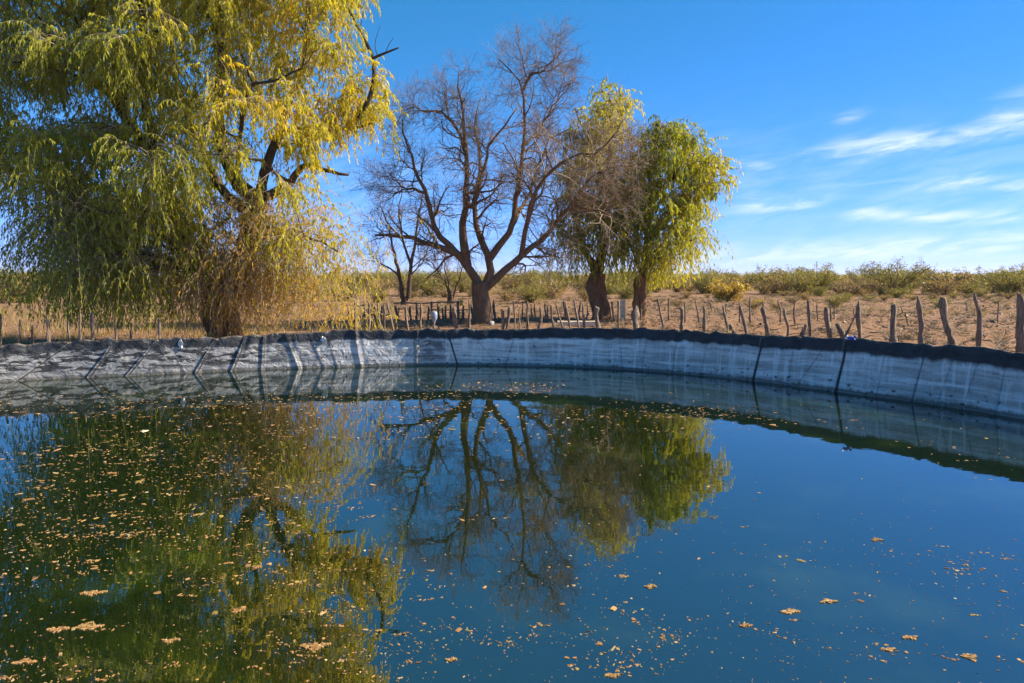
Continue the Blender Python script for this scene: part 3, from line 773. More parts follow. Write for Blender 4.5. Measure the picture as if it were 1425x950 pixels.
# ------------------------------------------------------------------ far hills
def build_hills():
    g = np.random.default_rng(2); n = 220; D = 7000
    a = np.linspace(R(-60), R(60), n); h = np.zeros(n)
    for k in range(1, 9): h += np.sin(a * k * 5.3 + g.uniform(0, 6)) / k
    h = 26 + 14 * h + 5 * g.random(n); h = np.clip(h, 6, 60)
    V = np.concatenate([np.column_stack([np.sin(a) * d, np.cos(a) * d, z]) for d, z in ((D, h * 0), (D + 250, h * .55), (D + 600, h), (D + 1200, h * .7), (D + 2200, h * 0))])
    i = np.arange(n - 1); Q = np.concatenate([np.stack([k * n + i, k * n + i + 1, (k + 1) * n + i + 1, (k + 1) * n + i], 1) for k in range(4)])
    m, nt, b = material('far_hill_scrub'); T = NT(nt)
    T.l(T.ramp(T.noise(T.tc(), .01, 5), [(.3, (.06, .07, .06)), (.7, (.13, .12, .10))]), b.inputs['Base Color']); b.inputs['Roughness'].default_value = 1
    obj('hills', mesh_np('hills', V, [Q], m))['kind'] = 'structure'
build_hills()

# ------------------------------------------------------------------ scrub
def copy_tree(o):
    c = o.copy(); C.objects.link(c)
    for ch in o.children:
        d = ch.copy(); C.objects.link(d); d.parent = c
    return c
def blob_leaves(P, n, size, hue_lo, hue_hi, g, spread=.09):
    """small leaf faces strewn along twigs P (N,K,3)"""
    N, K, _ = P.shape; pi = g.integers(0, N, n); t = g.random(n) * (K - 1.001); i = t.astype(int); f = (t - i)[:, None]
    p = P[pi, i] * (1 - f) + P[pi, i + 1] * f + g.normal(0, spread, (n, 3))
    a = norm(g.normal(size=(n, 3))) * (size * (.6 + .8 * g.random(n)))[:, None]; b = norm(np.cross(a, g.normal(size=(n, 3)))) * (size * .55 * (.6 + .8 * g.random(n)))[:, None]
    V = np.stack([p - a, p + b, p + a, p - b], 1).reshape(-1, 3); k = np.arange(n) * 4
    zz = (p[:, 2] / max(p[:, 2].max(), .1))
    h = hue_lo + (hue_hi - hue_lo) * g.random(n)
    col = hue_color(h) * np.array([.86, .74, 1.15]) * (.7 + .6 * g.random(n))[:, None]
    return V, [np.stack([k, k + 1, k + 2, k + 3], 1)], np.repeat(col, 4, 0)
def make_bush(seed, width, height, nleaf, hue, twig_hue, stems=12):
    g = np.random.default_rng(seed)
    root = empty('scrub_bush', (0, 0, 0))
    a = g.random(stems) * 2 * np.pi; out = g.uniform(.25, .5, stems) * width
    P = np.array([resample([(0, 0, -.1), (math.cos(q) * o * .35, math.sin(q) * o * .35, height * .38), (math.cos(q) * o * .8, math.sin(q) * o * .8, height * g.uniform(.6, .85))], 8) for q, o in zip(a, out)])
    P[:, 1:] += g.normal(0, .05, P[:, 1:].shape); r = np.tile(np.linspace(.05, .018, 8), (stems, 1))
    V, fs = tubes(P, r, 5); obj('stems', mesh_np('stems', V, fs, M_BARK_DARK), root)['kind'] = 'stuff'
    P1, r1 = spawn(P, r, 10, .04, 1, height * .25, height * .6, 62, 5, -.01, .2, .6, .02, rmin=.012, g=g)
    P2, r2 = spawn(P1, r1, 7, .2, 1, height * .12, height * .32, 50, 4, .03, .22, .6, .012, rmin=.008, g=g)
    for q in (P1, P2): q[..., 2] = np.maximum(q[..., 2], .03)
    V, fs = merge([tubes(P1, r1, 4, False), tubes(P2, r2, 3, False)])
    col = np.tile(np.array(twig_hue), (len(V), 1)) * (.7 + .6 * np.repeat(g.random(len(V) // 1), 1))[:, None]
    obj('twigs', mesh_np('twigs', V, fs, M_SCRUB, col=col), root)['kind'] = 'stuff'
    if nleaf:
        V, fs, col = blob_leaves(P2, nleaf, .075, hue[0], hue[1], g)
        V[:, 2] = np.maximum(V[:, 2], .02)
        obj('crown', mesh_np('crown', V, fs, M_SCRUB, smooth=False, col=col), root)
    return root
TW = (.25, .18, .12)
protos = {'green': [make_bush(31, 7.6, 3.4, 5200, (.10, .40), TW, 16), make_bush(32, 6.0, 2.9, 3400, (.16, .48), TW, 14), make_bush(33, 8.2, 2.6, 4400, (.12, .42), TW, 18)],
          'dry': [make_bush(41, 5.4, 2.4, 900, (.3, 1.0), (.27, .19, .13), 16), make_bush(42, 6.4, 2.0, 600, (.3, 1), (.23, .17, .125), 18)],
          'straw': [make_bush(51, 3.6, 1.7, 2200, (.55, .76), (.33, .23, .13))]}
used = set()
def place_bush(kind, k, x, y, sc, rz, label, group=None, sz=1.):
    p = protos[kind][k]
    o = p if (kind, k) not in used else copy_tree(p)
    used.add((kind, k))
    o.location = (x, y, float(ground_z(x, y))); o.rotation_euler = (0, 0, rz); o.scale = (sc, sc, sc * sz)
    tag(o, label, 'bush')
    if group: o['group'] = group
    elif 'group' in o: del o['group']
for (u, Y, kind, k, sc, sz, label) in [
    (1243, 82, 'green', 0, 1.28, .92, 'broad olive-green bush, largest on the plain at right'),
    (1135, 86, 'green', 1, 1.2, 1.0, 'rounded olive bush right of the rightmost leafy tree, second bush from it'),
    (1075, 90, 'green', 1, 1.15, 1.0, 'olive bush nearest the rightmost leafy tree on the skyline'),
    (1012, 62, 'straw', 0, 1.15, 1., 'low straw-yellow shrub on bare earth beside the rightmost leafy tree'),
    (1318, 86, 'dry', 0, 1.35, 1., 'grey-brown twiggy bush right of the broad olive bush'),
    (1405, 78, 'green', 2, 1.0, 1.2, 'tall olive bush at the right edge of the picture'),
    (1185, 78, 'dry', 1, 1.0, .9, 'low dark twiggy bush left of the broad olive bush'),
    (765, 70, 'dry', 0, 1.0, .9, 'dry brown bush between the forked bare tree and the leafy trees'),
    (20, 58, 'green', 0, .9, .95, 'olive bush behind the posts at the left edge')]:
    c = at(u, 400, Y); place_bush(kind, k, c[0], Y, sc, random.uniform(0, 6), label, None, sz)
gb = np.random.default_rng(77)
spots = []
for (y0, y1, n) in ((56, 74, 40), (76, 96, 60), (96, 134, 62), (134, 200, 60)):
    for q in range(n):
        for _ in range(20):
            Y = gb.uniform(y0, y1); u = (q + gb.random()) / n * 1625 - 100
            if (u > 900 and Y < 80) or (u < 900 and Y < 60 and gb.random() < .5): continue
            c = at(u, 400, Y)
            if all((c[0] - a) ** 2 + (Y - b) ** 2 > 6.0 for a, b in spots): break
        if Y < 74 and u > 905: continue
        spots.append((c[0], Y)); r_ = gb.random()
        left = u < 900
        kind = 'green' if r_ < (.45 if left else .48) else 'dry'
        k = int(gb.integers(0, len(protos[kind])))
        place_bush(kind, k, c[0], Y, gb.uniform(.7, 1.15) * (.62 if Y < 75 else 1 if Y < 132 else 1.1), gb.uniform(0, 6.28),
                   'olive-green scrub bush among many on the far plain' if kind == 'green' else 'leafless brown scrub bush among many on the far plain',
                   'green scrub bushes on the far plain' if kind == 'green' else 'brown scrub bushes on the far plain', gb.uniform(.8, 1.1))
for q in range(34):
    Y = gb.uniform(46, 78); u = 905 + (q + gb.random()) / 34 * 560; c = at(u, 400, Y); kind = ['dry', 'straw', 'green'][int(gb.choice(3, p=[.55, .15, .30]))]
    if abs(u - 1012) < 30 and Y < 66: Y = 72; c = at(u, 400, Y)
    place_bush(kind, int(gb.integers(0, len(protos[kind]))), c[0], Y, gb.uniform(.2, .42), gb.uniform(0, 6.28), 'small low shrub dotted on the bare earth before the scrub line', 'small shrubs on the bare earth', gb.uniform(.7, 1.1))
def far_scrub():
    g = np.random.default_rng(9); Vs, cs = [], []
    for _ in range(900):
        Y = 200 + 700 * g.random() ** 1.6; x = g.uniform(-.85, .85) * Y; n = 90
        w = g.uniform(2.4, 4.8); h = g.uniform(1.8, 3.0)
        d = norm(g.normal(size=(n, 3))) * g.random((n, 1)) ** .4
        p = d * np.array([w, w, h * .55]) + np.array([x, Y, float(ground_z(x, Y)) + h * .5])
        s_ = .34; a = norm(g.normal(size=(n, 3))) * s_; b = norm(np.cross(a, g.normal(size=(n, 3)))) * s_ * .7
        Vs.append(np.stack([p - a, p + b, p + a, p - b], 1).reshape(-1, 3))
        hh = g.choice([.22, .35, .97], p=[.4, .3, .3]); cs.append(np.repeat(hue_color(hh + g.normal(0, .05, n)) * np.array([.86, .74, 1.15]) * (.6 + .6 * g.random(n))[:, None], 4, 0))
    V = np.concatenate(Vs); k = np.arange(len(V) // 4) * 4
    o = obj('far_scrub', mesh_np('far_scrub', V, [np.stack([k, k + 1, k + 2, k + 3], 1)], M_SCRUB, smooth=False, col=np.concatenate(cs)))
    tag(o, 'hazy mass of far scrub along the horizon', 'scrub', kind='stuff')
far_scrub()

# ------------------------------------------------------------------ fence posts
def rim_y(u):
    s = np.interp(u, FUT, FS); p, n = wl(np.array([s])); return float(p[0, 1] + n[0, 1] * RIM_RUN)
gp = np.random.default_rng(15)
def post_mesh(top, bot, rad, bends=(), sides=9, pointed=None):
    """gnarled post from below the ground to its worn top"""
    gz = float(ground_z(bot[0], bot[1]))
    d = bot - top; foot = bot + d * ((bot[2] - (gz - .22)) / max(-d[2], .05)) if bot[2] > gz - .22 else bot.copy()
    foot[2] = gz - .22
    L = np.linalg.norm(top - foot); K = 15
    P = foot + (top - foot) * np.linspace(0, 1, K)[:, None]
    t = np.linspace(0, 1, K); ph = gp.uniform(0, 6.28, 4); am = gp.uniform(.2, .75) * rad
    P[:, 0] += am * (np.sin(t * 4.5 + ph[0]) - np.sin(ph[0])) + .3 * am * np.sin(t * 11 + ph[1]); P[:, 1] += am * np.sin(t * 4 + ph[2]) * .7
    for (tb, amt, wd) in bends: P[:, 0] += amt * np.exp(-((t - tb) / wd) ** 2)
    r = rad * (1.12 - .22 * t + .12 * np.sin(t * 9 + ph[3]) + .11 * gp.normal(size=K))
    pointed = gp.random() < .55 if pointed is None else pointed
    if pointed: r[-1] *= .35; r[-2] *= .72; r[-3] *= .9
    else: r[-1] *= .75; P[-1] += (P[-1] - P[-2]) * -.55
    V, fs = tubes(P[None], r[None], sides)
    th = np.tile(np.arange(sides), K) * 2 * np.pi / sides; tt = np.repeat(t, sides)
    cen = np.repeat(P, sides, 0); V = cen + (V - cen) * (1 + .13 * np.sin(2 * th + ph[1] + 2 * tt) + .09 * np.sin(3 * th + ph[2] - 5 * tt) + .05 * gp.normal(size=len(th)))[:, None]
    V[-sides:, 2] += gp.normal(0, rad * .3, sides)
    return V, fs, foot
def post(tu, tv, bu, bv, w, Y, label, group=None, bends=(), pointed=None, parts=()):
    top, bot = at(tu, tv, Y), at(bu, bv, Y); rad = w / 2 * Y / F * .80
    V, fs, foot = post_mesh(top, bot, rad, [(a, .55 * b * Y / F, c) for a, b, c in bends], pointed=pointed)
    base = np.array([foot[0], foot[1], foot[2] + .22])
    o = obj('fence_post', mesh_np('fence_post', shift(V, base), fs, M_POST)); o.location = base
    tag(o, label, 'fence post', group)
    for (q0, q1, w2) in parts:
        V, fs, _ = post_mesh(at(*q0, Y - .05), at(*q1, Y - .05), w2 / 2 * Y / F, pointed=False)
        obj('stub', mesh_np('stub', shift(V, base), fs, M_POST), o)
    return o
for (tu, tv, bu, bv, w, bends, pointed, parts, label) in [
    (1414, 408, 1419, 483, 13, [(.55, -3, .15)], True, (), 'thick pointed grey post at the right edge behind the rim'),
    (1357, 408, 1361, 478, 9.5, [(.75, 5, .15), (.25, -1, .1)], True, (), 'crooked wavy grey post, second from the right edge'),
    (1317, 411, 1323, 476, 10.5, (), False, (), 'stout blunt post with a small pale hole, third from the right edge'),
    (1278, 413, 1280, 471, 8.5, [(.55, 3, .1)], True, (), 'kinked pale-tipped post, fourth from the right edge'),
    (1240, 421, 1242, 471, 9, (), False, (), 'blunt notched straight post, fifth from the right edge'),
    (1197, 417, 1199, 468, 8, (), True, (((1192, 434), (1186, 446), 3),), 'pale pointed post with a broken side twig, sixth from the right edge'),
    (1152, 425, 1157, 467, 9, [(.7, -2, .2)], False, (((1163, 449), (1170, 468), 9),), 'bent post with a bulging stub leaning at its right foot'),
    (1123, 414, 1127, 465, 5, (), False, (), 'slim tall straight post beside a short leaning stump'),
    (1120, 449, 1114, 466, 8, (), False, (), 'short leaning stump at the foot of the slim tall post'),
    (1092, 429, 1094, 463, 5, [(.6, 4, .15)], True, (), 'short thin crooked post left of the short leaning stump'),
    (1065, 426, 1069, 462, 8.5, (), False, (), 'stout pale post with rounded top right of the hooked post'),
    (1030, 426, 1038, 461, 5.5, [(.6, 2, .2)], True, (), 'thin post with a top hooked to the left'),
    (1006, 424, 1010, 460, 6, [(.4, 1, .2)], True, (((1013, 450), (1018, 461), 8),), 'dark post with a rounded stub leaning at its right, near the straw-yellow shrub'),
    (979, 424, 979, 459, 5, (), False, (), 'thin dark upright post right of the stout grey post'),
    (948, 426, 950, 458, 7.5, (), False, (), 'stout grey post, first right of the rightmost leafy tree'),
    (914, 414, 921, 457, 5, [(.45, 3, .15)], True, (), 'thin crooked post just right of the slender tree trunk'),
    (886, 426, 889, 456, 11, (), True, (), 'fat pointed stump in front of the slender tree trunk'),
    (832, 425, 835, 454, 8.5, (), False, (), 'stout rounded post in front of the thick knotted tree trunk'),
    (861, 415, 860, 455, 3.5, (), False, (), 'thin tall post between the two leafy tree trunks'),
    (711, 424, 707, 454, 6.5, [(.5, -2, .2)], False, (), 'leaning grey post right of the bare tree trunk, second from it'),
    (697, 428, 698, 454, 6, (), False, (), 'blunt grey post nearest the right of the forked bare trunk'),
    (633, 424, 635, 455, 7, (), False, (), 'broad pale post just left of the forked bare trunk'),
    (651, 416, 651, 454, 5, (), True, (), 'tall grey post against the left side of the forked bare trunk'),
    (493, 419, 494, 457, 4.5, [(.5, 1.5, .2)], True, (), 'grey post at the right edge of the golden hanging foliage'),
    (130, 432, 129, 476, 6, (), False, (), 'straight dark post with lit right side under the big tree'),
    (67, 440, 67, 477, 6, (), True, (), 'dark post in the shade of the hanging curtain at left')]:
    Y = rim_y(bu) + (5.2 if bu > 600 else 3.2 if bu > 400 else 2.2)
    post(tu, tv, bu, bv, w, Y, label, None, bends, pointed, parts)
ORD = ['first', 'second', 'third', 'fourth', 'fifth', 'sixth', 'seventh', 'eighth', 'ninth', 'tenth', 'eleventh', 'twelfth', 'thirteenth', 'fourteenth', 'fifteenth', 'sixteenth', 'seventeenth', 'eighteenth', 'nineteenth', 'twentieth', 'twenty-first', 'twenty-second', 'twenty-third', 'twenty-fourth', 'twenty-fifth', 'twenty-sixth', 'twenty-seventh', 'twenty-eighth', 'twenty-ninth']
GN = 'rough sticks standing along the pond rim'
for q, (tu, tv, bu, bv, w) in enumerate(sorted([(512, 420, 510, 456, 5), (525, 421, 528, 456, 5), (533, 420, 536, 456, 5), (540, 420, 546, 455, 4.5), (565, 425, 566, 456, 4.5), (585, 422, 585, 455, 5.5), (715, 416, 715, 454, 3.2),
                            (732, 418, 733, 454, 4), (724, 425, 724, 454, 2.2), (750, 426, 750, 454, 5.5), (768, 423, 771, 454, 4), (772, 419, 782, 454, 3.2), (787, 418, 793, 454, 4), (798, 414, 806, 453, 3.8), (810, 420, 812, 454, 4)])):
    post(tu, tv, bu, bv, w, rim_y(bu) + gp.uniform(5., 8.), f'slim grey stick post along the far rim, {ORD[q]} from the left of its row', GN, [(gp.uniform(.3, .8), gp.uniform(-2.5, 2.5), .2)])
for q, (tu, tv, bu, bv, w) in enumerate(sorted([(3, 434, 1, 466, 4), (26, 446, 26, 478, 4.5), (46, 452, 46, 477, 4), (96, 441, 95, 475, 4.5), (114, 436, 113, 475, 5), (161, 445, 162, 472, 3.2), (182, 447, 181, 472, 4), (222, 440, 223, 470, 4)])):
    post(tu, tv, bu, bv, w, rim_y(bu) + gp.uniform(1.8, 3.2), f'slim post under the big weeping tree, {ORD[q]} of the slim ones from the left edge', 'posts under the big weeping tree', [(gp.uniform(.3, .8), gp.uniform(-1.5, 1.5), .2)])
for q, (tu, tv, bu, bv, w) in enumerate(sorted([(688, 417, 689, 445, 4), (757, 421, 759, 447, 2.2), (762, 425, 764, 449, 2.5), (784, 418, 787, 446, 3), (807, 419, 808, 447, 3.6), (853, 418, 855, 447, 4), (894, 421, 893, 446, 3), (931, 413, 932, 447, 3), (952, 418, 953, 448, 2.6),
                            (970, 417, 973, 447, 3.4), (989, 417, 990, 434, 2.6), (1009, 420, 1010, 446, 2.4), (1028, 417, 1029, 447, 2.5), (1044, 413, 1045, 447, 3.2), (1063, 418, 1063, 449, 3.4), (1083, 417, 1085, 447, 3.4), (1106, 417, 1107, 451, 3),
                            (1137, 419, 1138, 446, 2), (1155, 415, 1156, 447, 2.6), (1163, 422, 1161, 444, 2), (1187, 427, 1189, 441, 2), (1254, 425, 1255, 436, 2.4), (1344, 419, 1345, 433, 2.2), (1389, 416, 1389, 449, 2.4), (1260, 434, 1264, 452, 2), (739, 422, 741, 446, 2.4), (744, 420, 745, 446, 2.2), (727, 421, 727, 444, 2.2), (816, 424, 817, 446, 2.5)])):
    Y = min(max((CAMZ - GROUND) / ((bv - 383) / F), 32.), 48.)
    post(tu, tv, bu, bv, w, Y, f'thin stick post in the scattered back row on bare earth, {ORD[q]} from its left end', 'thin posts of the second row', [(gp.uniform(.3, .8), gp.uniform(-1.6, 1.6), .18)])

def simple_mat(name, c, rough=.7, scale=8., var=.3):
    m, nt, b = material(name); T = NT(nt); n = T.noise(T.tc(), scale, 5, .6)
    T.l(T.ramp(n, [(.3, tuple(x * (1 - var) for x in c)), (.7, tuple(min(x * (1 + var), 1) for x in c))]), b.inputs['Base Color']); b.inputs['Roughness'].default_value = rough
    T.bump(n, .3, .01, b); return m
M_PALE = simple_mat('bleached_board', (.62, .52, .38)); M_JUG = simple_mat('cloudy_white_plastic', (.24, .29, .36), .6)
M_YEL = simple_mat('yellow_cloth', (.75, .55, .05)); M_WIRE = simple_mat('rusty_wire', (.12, .08, .06)); M_RAG = simple_mat('white_rag_cloth', (.62, .60, .56)); M_BLUE = simple_mat('blue_plastic_scrap', (.05, .12, .42), .45)
M_STONE = simple_mat('pale_stone', (.45, .42, .38))
def corral():
    Y = 37.; a = at(500, 445, Y); base = np.array([a[0], Y, float(ground_z(a[0], Y))])
    root = empty('corral_fence', base); tag(root, 'pale corral of upright sticks, poles and wire behind the rim, left of the bare trunk', 'corral fence')
    for (u, tv, w) in [(483, 424, 3), (489, 428, 3), (500, 425, 3), (505, 421, 3.5), (516, 426, 2.5), (521, 423, 2.5), (530, 425, 3), (550, 423, 3), (556, 427, 2.5), (572, 425, 2.6), (578, 420, 3.6), (594, 426, 3), (601, 418, 2.8), (610, 421, 3),
                       (616, 428, 2.6), (622, 425, 3), (627, 422, 3), (640, 418, 3), (645, 424, 2.6), (657, 423, 3)]:
        V, fs, _ = post_mesh(at(u, tv, Y), at(u + gp.uniform(-2, 2), 444, Y), w / 2 * Y / F * 1.1)
        obj('upright', mesh_np('upright', shift(V, base), fs, M_POST), root)
    for (p, q, w) in [((480, 425), (510, 424), 2), ((548, 421), (645, 420), 2), ((545, 449), (600, 446), 3), ((503, 436), (545, 438), 2), ((600, 431), (660, 430), 1.6)]:
        P = resample([at(*p, Y - .12), (at(*p, Y - .12) + at(*q, Y - .12)) / 2 + [0, 0, -.03], at(*q, Y - .12)], 8); P[:, 2] += gp.normal(0, .012, 8)
        V, fs = tubes(P[None], np.full((1, 8), w / 2 * Y / F), 7); obj('rail', mesh_np('rail', shift(V, base), fs, M_POST), root)
    for v in (428, 434, 440):
        P = resample([at(480, v, Y - .09), at(570, v + 1, Y - .09), at(660, v, Y - .09)], 12); V, fs = tubes(P[None], np.full((1, 12), .006), 4)
        obj('wire', mesh_np('wire', shift(V, base), fs, M_WIRE), root)
corral()

# ------------------------------------------------------------------ small things by the rim
def lathe(prof, sides=16):
    P = np.array([(0, 0, z) for r, z in prof], float); th = np.arange(sides) * 2 * np.pi / sides
    V = np.concatenate([np.column_stack([r * np.cos(th), r * np.sin(th), np.full(sides, z)]) for r, z in prof]); i = np.arange(sides); j = (i + 1) % sides
    Q = np.concatenate([np.stack([k * sides + i, k * sides + j, (k + 1) * sides + j, (k + 1) * sides + i], 1) for k in range(len(prof) - 1)])
    return V, [Q, np.array([np.arange(sides) + (len(prof) - 1) * sides])]
def thing(name, me, loc, label, cat, rz=0.):
    o = obj(name, me); o.location = loc; o.rotation_euler.z = rz; return tag(o, label, cat)
Yj = rim_y(604) + 3.5; pj = at(603, 452, Yj); gz = float(ground_z(pj[0], Yj))
post(604, 436, 605, 455, 4, Yj, 'short stub post under the upturned plastic jug', None, (), False)
V, fs = lathe([(.005, -.06), (.035, -.055), (.04, .0), (.05, .03), (.09, .09), (.11, .16), (.115, .26), (.105, .33), (.09, .35), (.004, .352)])
t_ = at(604, 448, Yj); thing('plastic_jug', mesh_np('plastic_jug', V, fs, M_JUG), (t_[0], Yj, t_[2]), 'pale blue-white plastic jug upturned on a stub behind the rim', 'jug')
def lump(seed, sx, sy, sz):
    g = np.random.default_rng(seed); import bmesh
    bm = bmesh.new(); bmesh.ops.create_icosphere(bm, subdivisions=2, radius=1)
    for v in bm.verts:
        k = 1 + .18 * math.sin(v.co.x * 4 + seed) * math.cos(v.co.y * 3.3) + g.normal(0, .05); v.co = Vector((v.co.x * sx * k, v.co.y * sy * k, max(v.co.z, -.6) * sz * k))
    me = bpy.data.meshes.new('lump'); bm.to_mesh(me); bm.free(); return me
def stone(name, seed, u, v, Y, s, mat, label, cat):
    p = at(u, v, Y); me = lump(seed, *s); me.materials.append(mat); me.name = name
    return thing(name, me, (p[0], Y, float(ground_z(p[0], Y)) + s[2] * .55), label, cat)
stone('stone', 3, 605, 453, rim_y(605) + 3.3, (.09, .08, .14), M_STONE, 'small white stone below the plastic jug', 'stone')
stone('stone', 5, 684, 449, YM - .9, (.12, .1, .12), M_STONE, 'pale stone at the right foot of the forked bare trunk', 'stone')
stone('broken_block', 6, 903, 452, rim_y(903) + 5, (.10, .07, .18), M_RAG, 'small white broken block right of the fat pointed stump', 'block')
def slab(name, p, q, Y, dz, dy, mat, label, cat):
    a, b = at(*p, Y), at(*q, Y); g = np.random.default_rng(int(p[0])); L = b[0] - a[0]; gz = float(ground_z((a[0] + b[0]) / 2, Y)); n = 9
    x = np.linspace(-L / 2, L / 2, n); V = []
    for xx in x:
        w = g.normal(0, .006, 4)
        V += [(xx, -dy / 2, w[0]), (xx, dy / 2, w[1]), (xx, dy / 2 + w[2], dz + w[2]), (xx, -dy / 2 + w[3], dz + w[3])]
    k = np.arange(n - 1)[:, None] * 4; i = np.arange(4)[None]; j = (i + 1) % 4
    Q = np.stack([k + i, k + 4 + i, k + 4 + j, k + j], -1).reshape(-1, 4); caps = np.array([[0, 1, 2, 3], [(n - 1) * 4 + 3, (n - 1) * 4 + 2, (n - 1) * 4 + 1, (n - 1) * 4]])
    o = thing(name, mesh_np(name, V, [Q, caps], mat, smooth=False), ((a[0] + b[0]) / 2, Y, gz), label, cat); return o
slab('trough', (776, 452), (829, 448), 31.5, .20, .45, M_PALE, 'long pale trough lying behind the rim left of the knotted trunk', 'trough')
pl = slab('plank', (863, 447), (870, 447), 36., 1.0, .05, M_PALE, 'pale upright plank with dark holes between the two leafy trees', 'plank')
for zz in (.22, .42, .62):
    V, fs = lathe([(.022, 0), (.022, .004), (.001, .005)], 8); h = obj('hole', mesh_np('hole', V, fs, M_DEAD), pl); h.location = (.0, -.028, zz); h.rotation_euler.x = R(90)
def rag(name, u, v, Y, w, h, mat, label, seed, cat='rag', on_liner=False):
    """crumpled cloth sheet hanging or draped"""
    g = np.random.default_rng(seed); n, m = 9, 9; V = []
    for i in range(n):
        for j in range(m):
            a, b = i / (n - 1) - .5, j / (m - 1) - .5
            k = 1 - .5 * abs(b)
            V.append((a * w * (k + .25 * math.sin(b * 7 + seed)), -.02 - .02 * math.sin(a * 11 + b * 5 + seed) + g.normal(0, .006), b * h * (1 + .25 * math.sin(a * 8 + seed)) + g.normal(0, .006)))
    V = np.array(V); V2 = V + [0, .006, 0]; a = (np.arange(n - 1)[:, None] * m + np.arange(m - 1)[None]).ravel()
    Q = np.stack([a, a + 1, a + m + 1, a + m], 1); ring = [i * m for i in range(n)] + [(n - 1) * m + j for j in range(1, m)] + [i * m + m - 1 for i in range(n - 2, -1, -1)] + [j for j in range(m - 2, 0, -1)]
    ring = np.array(ring); r2 = np.roll(ring, -1); S = np.stack([ring, r2, r2 + n * m, ring + n * m], 1)
    p = at(u, v, Y)
    return thing(name, mesh_np(name, np.concatenate([V, V2]), [Q, Q[:, ::-1] + n * m, S], mat), p, label, cat)
rag('yellow_rag', 642, 421, 36.4, .16, .28, M_YEL, 'small yellow rag tied to a stick left of the forked trunk', 4)
def liner_y(u, v):
    """depth of the liner wall at a pixel"""
    s = s_top(u); p, n = wl(np.array([s])); r = float(rim_z(p[0, 0])); best = None
    for f in np.linspace(0, 1, 60):
        q = p[0] + n[0] * RIM_RUN * f; z = f * r; vv = 475 - F * ((z - CAMZ) * math.cos(PITCH) + q[1] * math.sin(PITCH)) / (q[1] * math.cos(PITCH) - (z - CAMZ) * math.sin(PITCH))
        if best is None or abs(vv - v) < best[0]: best = (abs(vv - v), q[1])
    return best[1]
rag('white_rag', 252, 479, liner_y(252, 479) - .02, .12, .24, M_RAG, 'torn white scrap on the liner below the big weeping trunk', 7, 'scrap')
rag('white_rag', 450, 472, liner_y(450, 472) - .02, .16, .14, M_RAG, 'crumpled white scrap near the rim below the golden foliage', 9, 'scrap')
rag('plastic_scrap', 1184, 470, rim_y(1184) - .12, .22, .09, M_BLUE, 'bright blue plastic scrap caught on the liner rim at right', 12, 'scrap')

